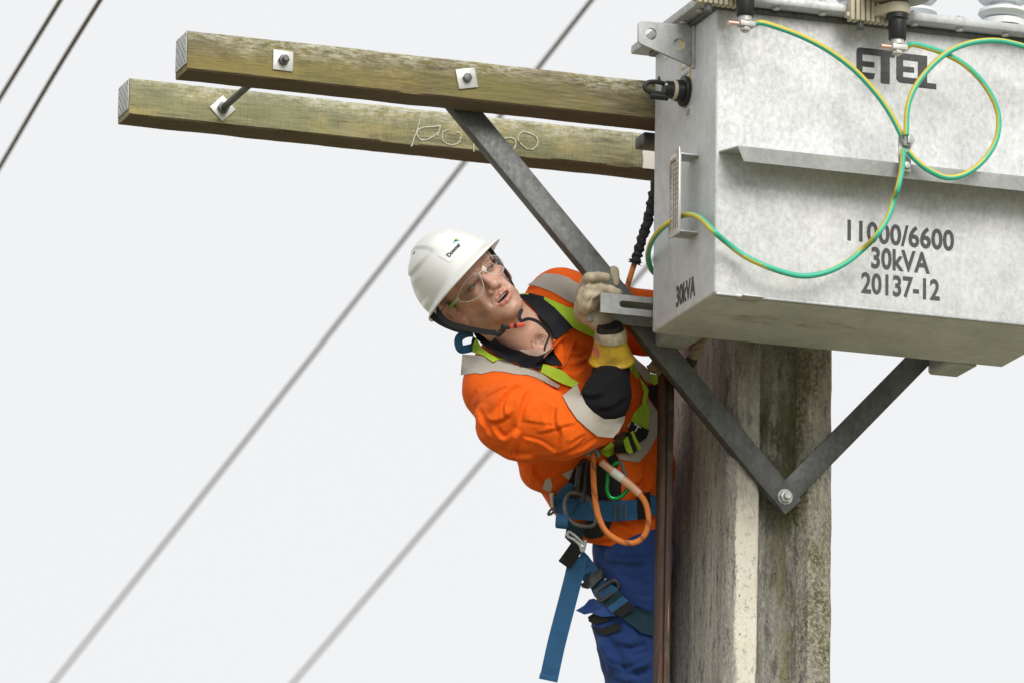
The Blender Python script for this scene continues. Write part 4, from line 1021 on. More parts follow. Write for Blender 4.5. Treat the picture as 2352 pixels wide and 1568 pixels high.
# aperture between the lids
def lidcut(hv):
    out = hv.copy()
    return out
HN = vnormals(hv, hq)
l, f, u = hv.T
nz1 = fnoise(hv, 60); nz2 = fnoise(hv, 420, 3.); nz3 = fnoise(hv, 150, 9.)
skin = np.array([.72, .445, .345]); C = np.tile(skin, (len(hv), 1)) * (1 + .10 * nz1 + .07 * nz2)[:, None]; C[:, 1:] *= (1 - .10 * np.clip(nz1 + nz3, 0, 1))[:, None]
def blend(mask, col): global C; m = np.clip(mask, 0, 1)[:, None]; C = C * (1 - m) + np.asarray(col) * m
gs = lambda a, b, c, ra, rb, rc: np.exp(-(((l - a) / ra) ** 2 + ((f - b) / rb) ** 2 + ((u - c) / rc) ** 2))
blend(.55 * gs(0, .112, -.036, .016, .02, .014), (.52, .22, .16))
for s in (-1, 1): blend(.45 * gs(s * .042, .07, -.03, .022, .03, .018), (.53, .235, .17))
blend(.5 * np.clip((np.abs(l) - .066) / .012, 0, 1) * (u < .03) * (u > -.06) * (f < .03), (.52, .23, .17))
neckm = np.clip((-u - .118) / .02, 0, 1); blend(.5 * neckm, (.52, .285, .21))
# stubble: jaw, chin, lip; ginger brown
jaw = np.clip((-u - .048 - .35 * np.clip(f - .045, -.06, .05)) / .016, 0, 1) * np.clip((u + .135) / .02, 0, 1) * np.clip((f + .015) / .02, 0, 1)
must = np.exp(-(((u + .054) / .0065) ** 2)) * (np.abs(l) < .032) * (f > .08)
sb = np.clip(np.maximum(jaw * .8, must * .75), 0, 1) * np.clip(.80 + .35 * nz2 + .30 * nz3, .4, 1)
blend(sb * .72, (.29, .150, .072))
# sideburn and cropped hair
hair = np.clip((u + .030) / .02, 0, 1) * np.clip((.030 - f) / .012, 0, 1) * np.clip((np.abs(l) - .050) / .01, 0, 1) * (np.abs(l) < .0775)
blend(np.clip(hair * (.75 + .5 * nz3), 0, 1) * .8, (.19, .105, .05))
for s in (-1, 1):
    bw_ = np.exp(-(((u - .0165 - .004 * np.sin((s * l - .012) * 60)) / .0048) ** 2)) * np.clip((s * l - .009) / .006, 0, 1) * np.clip((.055 - s * l) / .010, 0, 1) * (f > .05)
    blend(bw_ * np.clip(.7 + .5 * nz2, .3, 1) * .75, (.24, .125, .06))
    blend(.75 * np.exp(-(((np.hypot((s * l - .032) / .0165, (u + .001) / .0075)) - 1) / .28) ** 2) * (f > .06), (.30, .13, .095))
    blend(1.0 * (np.hypot((s * l - .032) / .0135, (u + .0018) / .0036) < 1) * (f > .06), (.10, .05, .04))
lipm = np.zeros(len(hv))
for chn, rr in ((UL, .0056), (LL, .0070)):
    pts = spline(chn, 6); d = np.min(np.linalg.norm(hv[:, None, :] - pts[None], axis=2), axis=1) if len(hv) < 1 else None
near = np.where((np.abs(l) < .03) & (u > -.095) & (u < -.05) & (f > .07))[0]
for chn, rr in ((UL, .0060), (LL, .0074)):
    pts = spline(chn, 6); d = np.min(np.linalg.norm(hv[near][:, None, :] - pts[None], axis=2), axis=1); lipm[near] = np.maximum(lipm[near], np.clip((rr - d) / .0012, 0, 1))
blend(lipm * .85, (.50, .17, .15))
inm = (np.abs(l) < .022) & (f > .068) & (f < .0895 - 14 * l ** 2) & (np.abs(u + .0705) < .006); blend(inm * 1.0, (.035, .012, .01))
# tattoo rings and script on the throat
tr_d = np.hypot(l - .0124, u + .2068)
tat = (np.abs(tr_d - .0105) < .0016) | (np.abs(tr_d - .0055) < .0013) | ((np.abs(u + .196 - .006 * np.sin(l * 380)) < .0022) & (l < .002) & (l > -.022))
blend(.62 * tat * (f > 0), (.09, .075, .07))
def mat_skin():
    m, nt, b = newmat('skin'); g = G(nt); a = g.attr('tone')
    c = g.mix(g.math('MULTIPLY', g.noise(900, 3, .7), .25), a.outputs['Color'], (.30, .14, .09)); g.L.new(c, b.inputs['Base Color'])
    b.inputs['Roughness'].default_value = .42; b.inputs['Specular IOR Level'].default_value = .5
    b.inputs['Subsurface Weight'].default_value = .12; b.inputs['Subsurface Radius'].default_value = (.010, .004, .002); b.inputs['Subsurface Scale'].default_value = .6
    g.bump(b, g.noise(700, 4, .7), .25, .0006); return m
skinm = mat_skin()
HV = hw(hv)
def add_tone(o, C, name='tone'):
    a = o.data.color_attributes.new(name, 'FLOAT_COLOR', 'POINT'); a.data.foreach_set('color', np.c_[C, np.ones(len(C))].astype(np.float32).ravel())
body = mesh('body', HV, hq, skinm, man); add_tone(body, np.clip(C, 0, 1))
# eyes (the visible slit between the lids) and teeth
def mat_eye():
    m, nt, b = newmat('eye'); g = G(nt); a = g.attr('tone'); g.L.new(a.outputs['Color'], b.inputs['Base Color']); b.inputs['Roughness'].default_value = .12; return m
eyem = mat_eye()
for s in (-1, 1):
    c = np.array((s * .032, .0735, -.0015)); gz = np.array((.32, .92, -.24)); gz /= np.linalg.norm(gz)
    V, Q = [], []; nu, nv = 22, 12
    for i in range(nv + 1):
        for j in range(nu + 1):
            a = (j / nu * 2 - 1); bq = (i / nv * 2 - 1)
            x = a * .0128; y = bq * .0024 * math.sqrt(max(0, 1 - a * a)) - .0016 * (1 - a * a) * .3
            V.append((c[0] + x, c[1] + .0149 * math.sqrt(max(0, 1 - (x / .0166) ** 2 - (y / .015) ** 2)) + .0004, c[2] + y))
    for i in range(nv):
        for j in range(nu): k0 = i * (nu + 1) + j; Q.append((k0, k0 + 1, k0 + nu + 2, k0 + nu + 1))
    V = np.array(V); irc = c + gz * .0152; d = np.linalg.norm(V - irc, axis=1)
    T = np.where((d < .0023)[:, None], (.006, .006, .006), np.where((d < .0060)[:, None], (.055, .075, .085), (.36, .31, .28)))
    T[np.abs(V[:, 0] - c[0]) > .0112] = (.42, .22, .18)
    o = mesh('eye', hw(V), Q, eyem, man); add_tone(o, T)
    lash = spline([(c[0] + x, c[1] + .0149 * math.sqrt(max(0, 1 - (x / .0166) ** 2)) + .0010, c[2] + .0026 * math.sqrt(max(0, 1 - (x / .0135) ** 2)) - .0003) for x in np.linspace(-.0130, .0130, 9)], 3)
    mesh('eyelid_line', *tube(hw(lash), .0013 * HS, 6), simple('lash', (.07, .04, .025), .8), man)
tv = []
for i in range(-4, 5):
    x = i * .0042; tv.append(boxg((x - .00195, .0835 - 9 * x * x, -.0698), (x + .00195, .0885 - 9 * x * x, -.0655), .0008))
v, q_ = join(tv); mesh('teeth', hw(v), q_, simple('teeth', (.66, .60, .50), .3), man)
# ------------------------------------------------------------------ helmet
HCEN = np.array((-.007, -.008, .036)); HA, HB, HH = .1035, .136, .1190
shellm, nt, b = newmat('white_helmet_shell'); g = G(nt)
cc = g.mix(g.ramp(g.noise(14, 5, .6), [(.45, 0.), (.75, .5)]), (.80, .81, .80), (.70, .71, .66))
cc = g.mix(g.ramp(g.vor(260), [(.05, .6), (.09, 0.)]), cc, (.35, .33, .28))
g.L.new(cc, b.inputs['Base Color']); b.inputs['Roughness'].default_value = .32; g.bump(b, g.noise(20, 3), .05, .002)
def dome(phi, th, off=0.0):
    d = np.array((math.sin(phi) * math.sin(th), math.cos(phi) * math.sin(th), math.cos(th)))
    p = HCEN + d * (np.array((HA, HB, HH)) + off)
    return p
def rimth(phi): return math.acos(np.clip((.036 + .021 * math.cos(phi) - HCEN[2]) / HH, -1, 1))
def sstep(x, a, b): t = np.clip((x - a) / (b - a), 0, 1); return t * t * (3 - 2 * t)
NP, NT = 96, 40
V, Q = [hw(dome(0, 0, .0055))], []; rings = []
def ring(fn):
    s = len(V)
    for i in range(NP): V.append(hw(fn(2 * math.pi * i / NP)))
    rings.append(s)
def outer(phi, t):
    th = t * rimth(phi); p = dome(phi, th)
    n = (p - HCEN) / np.array((HA, HB, HH)) ** 2; n /= np.linalg.norm(n)
    lift = .0055 * sstep(p[2], .120, .1255)                      # raised crown
    lift += .0045 * sstep(-abs(p[0] - HCEN[0]), -.026, -.021) * sstep(p[2], .10, .125) * sstep(-p[1], -.10, -.07)   # centre ridge
    a = abs(p[0] - HCEN[0]); q = sstep(a, .072, .084) * sstep(-p[1], -.045, -.01) * sstep(p[1], -.075, -.04) * sstep(p[2], .050, .062) * sstep(-p[2], -.112, -.088)
    lift -= .0045 * q                                                              # side recess
    return p + n * lift
for j in range(1, NT + 1): ring(lambda ph, j=j: outer(ph, j / NT))
def brim(phi, k, du):
    p = outer(phi, 1.0); c = max(0, math.cos(phi)); w = (.0125 + .007 * max(0, math.sin(phi)) + .029 * c ** 1.6) * k
    d = np.array((math.sin(phi), math.cos(phi), 0)); return p + d * w + np.array((0, 0, -(.004 + .012 * c) * k + du))
ring(lambda p: brim(p, .15, -.004)); ring(lambda p: brim(p, .55, -.0045)); ring(lambda p: brim(p, .95, -.0045)); ring(lambda p: brim(p, 1.0, -.0065)); ring(lambda p: brim(p, .97, -.0095)); ring(lambda p: brim(p, .3, -.0085))
def inner(phi, t): return dome(phi, t * rimth(phi), -.0045)
ring(lambda p: inner(p, 1.0) + np.array((0, 0, -.008)))
for j in range(NT - 4, 3, -6): ring(lambda ph, j=j: inner(ph, j / NT))
for i in range(NP): Q.append((0, rings[0] + i, rings[0] + (i + 1) % NP))
for a, b2 in zip(rings, rings[1:]):
    for i in range(NP): Q.append((a + i, b2 + i, b2 + (i + 1) % NP, a + (i + 1) % NP))
Q.append(tuple(rings[-1] + i for i in range(NP)))
helmet = mesh('helmet', V, Q, shellm, man, label='white hard hat with side strap')
# black sweatband and suspension inside the rim
blk = simple('black_webbing', (.009, .009, .010), .8, 0, .25, 80, .4, 400)
V, Q = [], []
for k, (so_, du) in enumerate(((0, .0), (.004, .006), (.004, .024), (0, .030), (-.004, .024), (-.004, .006))):
    for i in range(64):
        ph = 2 * math.pi * i / 64; V.append(hw(((.081 + so_) * math.sin(ph), -.006 + (.105 + so_) * math.cos(ph), .034 + .012 * math.cos(ph) + du)))
for k in range(6):
    for i in range(64): Q.append((k * 64 + i, k * 64 + (i + 1) % 64, ((k + 1) % 6) * 64 + (i + 1) % 64, ((k + 1) % 6) * 64 + i))
mesh('sweatband', V, Q, blk, helmet, smooth=35)
def on_dome(l, u, off=.0012):
    q = 1 - ((l - HCEN[0]) / HA) ** 2 - ((u - HCEN[2]) / HH) ** 2; f = HCEN[1] + HB * math.sqrt(max(q, 0)); p = np.array((l, f, u))
    n = (p - HCEN) / np.array((HA, HB, HH)) ** 2; return p + n / np.linalg.norm(n) * off
def dome_patch(poly, c, off, th, name, mat, parent):
    lo, hi = np.min(poly, 0), np.max(poly, 0); nx, ny = 16, 8; V = []; poly = np.array(poly)
    k = len(poly); V = [on_dome(*(np.array(c) + p), off + th) for p in poly] + [on_dome(*(np.array(c) + p * .5), off + th) for p in poly] + [on_dome(*c, off + th)] + [on_dome(*(np.array(c) + p), off - .001) for p in poly]
    F = []
    for i in range(k): j = (i + 1) % k; F += [(i, j, k + j, k + i), (k + i, k + j, 2 * k), (i, 2 * k + 1 + i, 2 * k + 1 + j, j)]
    F.append(tuple(2 * k + 1 + i for i in range(k))[::-1])
    return mesh(name, hw(np.array(V)), F, mat, parent, smooth=40)
SC = np.array((-.004, .0915)); hw_, hh_ = .033, .0165
rr = []
for cx, cy, a0 in ((1, 1, 0), (-1, 1, 90), (-1, -1, 180), (1, -1, 270)):
    for q in range(0, 91, 18): a = math.radians(a0 + q); rr.append((cx * (hw_ - .005) + .005 * math.cos(a), cy * (hh_ - .005) + .005 * math.sin(a)))
dense = []
for p, q in zip(rr, rr[1:] + rr[:1]):
    m = max(1, int(np.hypot(q[0] - p[0], q[1] - p[1]) / .005)); dense += [tuple(np.array(p) + (np.array(q) - p) * i / m) for i in range(m)]
stk = dome_patch(dense, SC, .0006, .0006, 'helmet_sticker', simple('sticker_white', (.80, .81, .82), .4, 0, .01), helmet)
def dome_text(txt, cx, cy, wid, hei, mat, bold=.02):
    v, f = text_fit(txt, wid, hei, bold)
    bm = bmesh.new(); vs = [bm.verts.new((p[0], p[1], 0)) for p in v]
    for q in f:
        try: bm.faces.new([vs[i] for i in q])
        except ValueError: pass
    bmesh.ops.triangulate(bm, faces=bm.faces); v, f = bmdata(bm)
    return mesh('lettering', hw(np.array([on_dome(SC[0] + cx + p[0], SC[1] + cy + p[1], .0022) for p in v])), f, mat, helmet, smooth=False)
dome_text('Downer', -.002, -.0025, .042, .0105, MT['ink'], .03)
for (x0, x1, y0, y1), col, nm in (((.013, .019, .0065, .0105), (.20, .55, .75), 'blue'), ((.019, .0235, .0065, .0115), (.02, .03, .05), 'dark'), ((.0235, .028, .0025, .0115), (.25, .60, .06), 'green')):
    pl = [on_dome(SC[0] + x, SC[1] + y, .0022) for x, y in ((x0, y0), (x1, y0), (x1 - .001, y1), (x0 - .001, y1))]
    mesh('logo_mark', hw(np.array(pl)), [(0, 1, 2, 3)], simple('logo_' + nm, col, .5, 0, .02), helmet, smooth=False)
for x, y in ((300, 368), (241, 420), (211, 494)):
    # vent holes on the crown step
    o = np.array(zf(x, y)); pt = PT(*o, 16.02); d = wh(PT(*o, 17)) - wh(PT(*o, 15)); p0 = wh(PT(*o, 15)); rad = np.array((HA, HB, HH)) + .004
    A = ((d / rad) ** 2).sum(); Bq = 2 * ((d * (p0 - HCEN)) / rad ** 2).sum(); Cq = (((p0 - HCEN) / rad) ** 2).sum() - 1; disc = Bq * Bq - 4 * A * Cq
    t = (-Bq - math.sqrt(max(disc, 0))) / (2 * A); p = p0 + d * t
    if disc > 0: n = (p - HCEN) / rad ** 2; n /= np.linalg.norm(n); mesh('vent_hole', *lathe(hw(p - n * .002), hw(p + n * .0030) - hw(p - n * .002), [(0, 0), (.0042, 0), (.0040, .9), (0, 1)], 12), MT['black'], helmet)
# straps
def strap3(pts, w, th=.0018, n=8):
    P = spline([PT(*p) for p in pts], n); T = np.gradient(P, axis=0); s = np.cross(T, FW); s /= np.linalg.norm(s, axis=1)[:, None]
    return ribbon(P, s, w, th)
def zfd(L): return [(*zf(x, y), d) for x, y, d in L]
mesh('chin_strap', *strap3(zfd([(528, 850, 16.07), (545, 960, 16.065), (588, 1060, 16.055), (695, 1142, 16.045), (890, 1195, 16.035), (1050, 1228, 16.025), (1195, 1245, 16.02)]), [.008] * 12 + [.0135] * 37), blk, helmet, smooth=35)
mesh('chin_strap', *strap3(zfd([(480, 1040, 16.10), (570, 1110, 16.09), (680, 1165, 16.075), (800, 1205, 16.06), (920, 1222, 16.045)]), .017), blk, helmet, smooth=35)
mesh('chin_strap', *strap3(zfd([(1098, 292, 16.075), (1125, 325, 16.085), (1160, 370, 16.10), (1245, 490, 16.11), (1330, 625, 16.115), (1392, 745, 16.11), (1432, 850, 16.10), (1462, 940, 16.075), (1478, 1000, 16.04)]), [.010] * 33 + [.006] * 32), blk, helmet, smooth=35)
mesh('chin_strap', *strap3(zfd([(1478, 985, 16.03), (1465, 1020, 16.02), (1448, 1070, 16.012), (1470, 1110, 16.01), (1500, 1120, 16.01)]), .009), blk, helmet, smooth=35)
mesh('strap_tail', *strap3(zfd([(1495, 1105, 16.0), (1560, 1090, 15.995), (1650, 1120, 15.995), (1735, 1190, 16.0), (1778, 1260, 16.005), (1765, 1320, 16.005), (1740, 1370, 16.0), (1725, 1440, 16.0)]), [.008] * 30 + [.005] * 27), blk, helmet, smooth=35)
def obox(c, xd, size, bev=.001, zd=None):
    xd = np.asarray(xd, float) / np.linalg.norm(xd); zd = -FW if zd is None else zd; zd = zd - xd * (zd @ xd); zd /= np.linalg.norm(zd); yd = np.cross(zd, xd)
    v, f = boxg(-np.array(size) / 2, np.array(size) / 2, bev); return np.asarray(c) + v @ np.stack([xd, yd, zd]), f
def pv(p, q): a = PT(*p, 16.0) - PT(*q, 16.0); return a
redp = simple('red_buckle', (.62, .075, .035), .4, 0, .08)
ax_ = pv(zf(1500, 1150), zf(1340, 1170))
mesh('buckle', *obox(PT(*zf(1425, 1160), 16.0), ax_, (.036, .011, .006), .002), redp, helmet)
mesh('buckle_bar', *join([obox(PT(*zf(1408, 1163), 15.997), ax_, (.006, .0125, .0075), .001), obox(PT(*zf(1312, 1178), 16.003), ax_, (.022, .011, .007), .003)]), MT['black'], helmet)
mesh('strap_slider', *join([obox(PT(*zf(1245, 1235), 16.008), pv(zf(1290, 1190), zf(1200, 1275)), (.026, .013, .006), .004), tube(spline([PT(*zf(1275 + 22 * math.cos(a), 1182 + 28 * math.sin(a)), 16.003) for a in np.linspace(0, 2 * math.pi, 9)[:-1]], 4, True), .0022, 8, True)]), MT['black'], helmet)

# ------------------------------------------------------------------ safety glasses
glm, nt, b = newmat('clear_lens'); g = G(nt)
out = nt.nodes['Material Output']; nt.nodes.remove(b)
tb = g.N.new('ShaderNodeBsdfTransparent'); gb = g.N.new('ShaderNodeBsdfGlossy'); gb.inputs['Roughness'].default_value = .04
lw = g.N.new('ShaderNodeFresnel'); lw.inputs[0].default_value = 1.55
mxs = g.N.new('ShaderNodeMixShader'); g.L.new(g.math('MULTIPLY', lw.outputs[0], 1.15), mxs.inputs[0]); g.L.new(tb.outputs[0], mxs.inputs[1]); g.L.new(gb.outputs[0], mxs.inputs[2]); g.L.new(mxs.outputs[0], out.inputs[0])
tb.inputs[0].default_value = (.97, .975, .97, 1)
rimm, nt, b = newmat('clear_plastic_rim'); g = G(nt); out = nt.nodes['Material Output']
b.inputs['Base Color'].default_value = (.80, .80, .77, 1); b.inputs['Roughness'].default_value = .1
tb = g.N.new('ShaderNodeBsdfTransparent'); mxs = g.N.new('ShaderNodeMixShader'); mxs.inputs[0].default_value = .55
g.L.new(tb.outputs[0], mxs.inputs[1]); g.L.new(b.outputs[0], mxs.inputs[2]); g.L.new(mxs.outputs[0], out.inputs[0])
def lens_pt(l, u): return np.array((l, .0305 + .083 * math.sqrt(max(0, 1 - (l / .0835) ** 2)) - .10 * max(0, abs(u)) ** 1.5 * 2, u))
RIGHT = [(.0060, .008), (.012, .0145), (.030, .0185), (.048, .0175), (.062, .0125), (.072, .006), (.0735, -.004), (.066, -.017), (.050, -.0275), (.032, -.0285), (.019, -.018), (.0100, -.002)]
glasses = thing('tmp', hw((0, .1, 0))) if False else None
gl_root = None
for s in (-1, 1):
    o2 = spline(np.c_[np.array(RIGHT), np.zeros(12)], 5, True)[:, :2]; c = np.array((.040, -.001)); k = len(o2); V = []
    for rr_ in (1, .75, .5, .25): V += [lens_pt(s * p[0], p[1]) for p in (c + (o2 - c) * rr_)]
    V.append(lens_pt(s * c[0], c[1])); F = []
    for r in range(3):
        for i in range(k): j = (i + 1) % k; F.append((r * k + i, r * k + j, r * k + k + j, r * k + k + i))
    for i in range(k): F.append((3 * k + i, 3 * k + (i + 1) % k, 4 * k))
    L_ = mesh('lens', hw(np.array(V)), F, glm, man if gl_root is None else gl_root)
    if gl_root is None:
        L_.name = 'safety_glasses'; gl_root = L_; ROOTM[L_.name] = ROOTM[man.name]; L_['label'] = 'clear wraparound safety glasses'
    mesh('rim', hw(tube(np.array([lens_pt(s * p[0], p[1]) for p in o2]), 0.00095, 6, True)[0]), tube(np.array([lens_pt(s * p[0], p[1]) for p in o2]), 0.00095, 6, True)[1], rimm, gl_root)
    arm = spline([(s * .0695, .0700, .004), (s * .0745, .052, .0045), (s * .0785, .030, .004), (s * .0815, .005, .003), (s * .0830, -.02, -.001)], 5)
    v, f = ribbon(arm, np.array((0, 0, 1.0)), [.012, .011] + [.009] * 10 + [.006] * 9, .0022)
    mesh('temple_arm', hw(v), f, rimm, gl_root)
    v, f = ribbon(spline([(s * .0770, .043, .0042), (s * .0795, .030, .004), (s * .0815, .018, .0036)], 4), np.array((0, 0, 1.0)), .0085, .0032)
    mesh('green_tip', hw(v), f, simple('lime_green_plastic', (.22, .55, .05), .35), gl_root)
nb = spline([(-.0085, .1075, .004), (-.004, .1095, .0075), (0, .110, .0085), (.004, .1095, .0075), (.0085, .1075, .004)], 4)
v, f = tube(nb, .0017, 8); mesh('nose_bridge', hw(v), f, rimm, gl_root)
# ------------------------------------------------------------------ shirt
def fabric(name, col, col2=None, rough=.85, weave=900, bump=.25, sheen=.2, var=.5, crumple=1.0):
    m, nt, b = newmat(name); g = G(nt); col2 = col2 or tuple(x * .78 for x in col)
    n1 = g.noise(14, 5, .6); n2 = g.noise(weave, 2, .6)
    c = g.mix(g.math('MULTIPLY', n1, var), col, col2); c = g.mix(g.math('MULTIPLY', n2, .22), c, tuple(x * .6 for x in col))
    g.L.new(c, b.inputs['Base Color']); b.inputs['Roughness'].default_value = rough
    b.inputs['Sheen Weight'].default_value = sheen; b.inputs['Sheen Roughness'].default_value = .5
    b.inputs['Specular IOR Level'].default_value = .2
    cr = g.noise(38, 3, .55, None, 1.2); cr = g.math('ABSOLUTE', g.math('SUBTRACT', cr, .5))
    g.bump(b, g.math('ADD', g.math('MULTIPLY', n2, .25), g.math('MULTIPLY', cr, 3.2 * crumple)), bump, .004); return m
def webbing(name, c0, c1, scale=520, ang=(0, 0, .5)):
    m, nt, b = newmat(name); g = G(nt)
    w = g.wave(scale, g.co((1, 1, 1), ang), .3, 1, 1.); c = g.mix(w, c0, c1); c = g.mix(g.ramp(g.noise(18, 5, .6), [(.5, 0.), (.8, .5)]), c, tuple(x * .55 for x in c0))
    g.L.new(c, b.inputs['Base Color']); b.inputs['Roughness'].default_value = .75; b.inputs['Specular IOR Level'].default_value = .25
    g.bump(b, w, .35, .001); return m
ORANGE = fabric('orange_drill_shirt', (.88, .135, .006), (.74, .095, .005), .85, 900, .30, .04)
BLACKF = fabric('black_knit_sleeve', (.012, .012, .014), (.008, .008, .009), .95, 900, .3, .0)
COLLAR = fabric('charcoal_collar', (.018, .019, .024), (.012, .012, .015), .95, 900, .3, .0)
NAVY = fabric('royal_blue_trousers', (.020, .056, .205), (.012, .034, .125), .85, 900, .25, .15)
LIME = webbing('lime_webbing', (.40, .62, .035), (.50, .74, .07), 420)
BLUEW = webbing('blue_webbing', (.028, .105, .24), (.045, .155, .33), 420)
TEALW = webbing('dark_teal_webbing', (.012, .038, .060), (.020, .060, .085), 420)
TAPE = fabric('reflective_tape', (.50, .455, .40), (.42, .38, .335), .6, 500, .2, .0, .6, .5)
BLK = blk
lo_, hi_ = [1e9] * 3, [-1e9] * 3
for px in (1030, 1700):
    for py in (585, 1285):
        for d in (15.82, 16.62): P = PT(px, py, d); lo_ = np.minimum(lo_, P); hi_ = np.maximum(hi_, P)
SF = Field(lo_, hi_, .0036)
A = lambda x, y, d: PT(x, y, d)
SF.cone(A(1150, 862, 16.17), A(1285, 700, 16.29), .072, .072, .0)
SF.cone(A(1200, 885, 16.23), A(1360, 1110, 16.36), .118, .112, .07)
SF.cone(A(1300, 775, 16.31), A(1425, 1080, 16.42), .105, .108, .07)
SF.cone(A(1230, 845, 16.20), A(1330, 940, 16.24), .085, .10, .06)
SF.cone(A(1385, 1120, 16.38), A(1428, 1215, 16.40), .118, .105, .05)
SF.cone(A(1420, 1205, 16.40), A(1438, 1232, 16.40), .098, .085, .03)
SF.cone(A(1430, 1090, 16.46), A(1438, 1215, 16.46), .098, .088, .05)
SF.cone(A(1400, 870, 16.36), A(1440, 1080, 16.42), .080, .098, .05)
SF.cone(A(1444, 1150, 16.43), A(1450, 1240, 16.43), .090, .078, .04)
SF.cone(A(1462, 1150, 16.42), A(1474, 1245, 16.42), .070, .066, .03)
SF.cone(A(1445, 885, 16.42), A(1460, 1060, 16.43), .060, .085, .04)
# lower back blouse
SF.cone(A(1238, 1082, 16.26), A(1320, 1085, 16.30), .047, .055, .03)
SF.cone(A(1262, 1108, 16.25), A(1330, 1090, 16.30), .024, .04, .02)
# right sleeve
SF.cone(A(1133, 893, 16.13), A(1195, 955, 16.06), .076, .090, .035)
SF.cone(A(1195, 955, 16.06), A(1290, 982, 16.02), .092, .074, .03)
SF.cone(A(1290, 982, 16.02), A(1378, 975, 16.03), .072, .050, .025)
SF.cone(A(1140, 985, 16.06), A(1215, 1010, 16.04), .045, .052, .03)
# left sleeve
SF.cone(A(1290, 690, 16.31), A(1380, 712, 16.38), .076, .072, .04)
SF.cone(A(1380, 712, 16.38), A(1490, 742, 16.44), .072, .074, .03)
SF.cone(A(1490, 742, 16.44), A(1640, 735, 16.50), .072, .055, .03)
# opening at the throat
SF.cone(hw((.002, .03, -.10)), hw((.006, .055, -.215)), .060, .030, .012, True)
SF.cone(hw((0, -.02, -.06)), hw((.004, -.025, -.19)), .070, .074, .012, True)
sv, sq = SF.mesh(); sv = smooth_mesh(sv, sq, 1)
nA = fnoise(sv, 13); nB = fnoise(sv, 34, 5.)
sv = sv + vnormals(sv, sq) * (nA * .0022 + nB * .0010)[:, None]
W_ = lambda L: mp(zw, L)
folds = [
 (W_([(1085, 330), (970, 300), (870, 205)]), 5, .0055, 1), (W_([(1135, 425), (1040, 435), (900, 480), (770, 505)]), 5, .0050, -1),
 (W_([(1225, 520), (1100, 625), (900, 695), (720, 700)]), 6, .0060, -1), (W_([(330, 190), (420, 130), (560, 95)]), 5, .0045, 1),
 (W_([(215, 420), (300, 560), (430, 690)]), 6, .0060, 1), (W_([(255, 290), (300, 420), (385, 560)]), 5, .0050, -1),
 (W_([(1330, 560), (1200, 660), (1020, 715)]), 5, .0045, 1), (W_([(800, 130), (860, 230), (930, 300)]), 5, .0045, -1), (W_([(560, 150), (500, 260), (520, 380)]), 5, .0050, 1),
 (mp(zc, [(1090, 520), (1000, 470), (900, 420)]), 4.5, .003, 1), (mp(zc, [(1210, 920), (1100, 930), (1040, 880)]), 5, .005, -1), (mp(zc, [(1600, 1120), (1640, 1250), (1600, 1380)]), 6, .006, 1),
 (W_([(720, 85), (640, 200), (605, 330), (590, 450)]), 7.0, 0.0086, -1),
 (W_([(690, 85), (560, 105), (440, 215), (375, 330)]), 6.2, 0.0086, -1),
 (W_([(330, 360), (400, 400), (490, 370), (560, 300)]), 6.2, 0.0072, 1),
 (W_([(610, 480), (500, 570), (420, 520), (380, 440)]), 6.2, 0.0079, 1),
 (W_([(620, 500), (565, 640), (540, 740)]), 7.0, 0.0079, -1),
 (W_([(985, 235), (962, 400), (1012, 520), (985, 700)]), 6.2, 0.0072, 1),
 (W_([(1215, 500), (1100, 560), (1050, 600)]), 6.0, .0045, -1),
 (W_([(650, 395), (800, 415), (960, 430)]), 4.5, 0.0029, 1),
 (W_([(640, 560), (800, 600), (960, 690)]), 4.7, 0.0043, -1),
 (W_([(730, 70), (860, 130), (1010, 180)]), 7.8, 0.0086, -1),
 (W_([(250, 120), (300, 108), (400, 60), (560, 40), (680, 80)]), 4.5, -0.0029),
 (W_([(190, 360), (183, 240), (240, 130)]), 4.5, -0.0029),
 (W_([(300, 250), (250, 350), (330, 480)]), 8.6, 0.0065, 1),
 (W_([(420, 660), (520, 720), (640, 740), (800, 730)]), 7.8, 0.0058, -1),
 (W_([(760, 180), (700, 300), (660, 400)]), 7.8, 0.0050, 1),
 (W_([(880, 240), (840, 350), (860, 470)]), 8.6, 0.0043, -1),
 (W_([(740, 800), (760, 900), (850, 990)]), 6.2, 0.0065, -1),
 (W_([(1000, 860), (900, 900), (860, 950)]), 5.5, 0.0058, 1),
 (W_([(640, 830), (700, 880), (740, 960)]), 6.2, 0.0043, 1),
 (mp(zc, [(935, 810), (990, 900), (1010, 1000)]), 5.5, 0.0086, -1),
 (mp(zc, [(1080, 760), (1150, 850), (1250, 900)]), 7.0, 0.0058, 1),
 (mp(zc, [(1020, 1090), (1120, 1110), (1200, 1060)]), 5.5, 0.0058, -1),
 (mp(zc, [(1050, 1010), (1130, 1010), (1240, 960)]), 6.2, 0.0050, 1),
 (mp(zc, [(850, 1000), (930, 1060), (1000, 1080)]), 5.5, 0.0058, -1),
 (mp(zc, [(620, 370), (700, 340), (780, 325)]), 4.7, 0.0036, 1),
 (mp(zc, [(860, 190), (950, 165), (1080, 170)]), 6.2, 0.0043, -1),
 (W_([(1640, 150), (1660, 300), (1620, 420)]), 6.2, 0.0050, 1),
 (W_([(1480, 1320), (1560, 1360), (1640, 1430)]), 7.0, 0.0065, -1),
 (W_([(1300, 1480), (1450, 1450), (1600, 1470)]), 6.2, 0.0050, 1),
 (W_([(1700, 800), (1720, 900), (1640, 980)]), 7.0, 0.0065, -1),
 (W_([(1780, 820), (1800, 950), (1760, 1060)]), 7.0, 0.0065, 1),
]
sv = press_folds(sv, sq, folds)
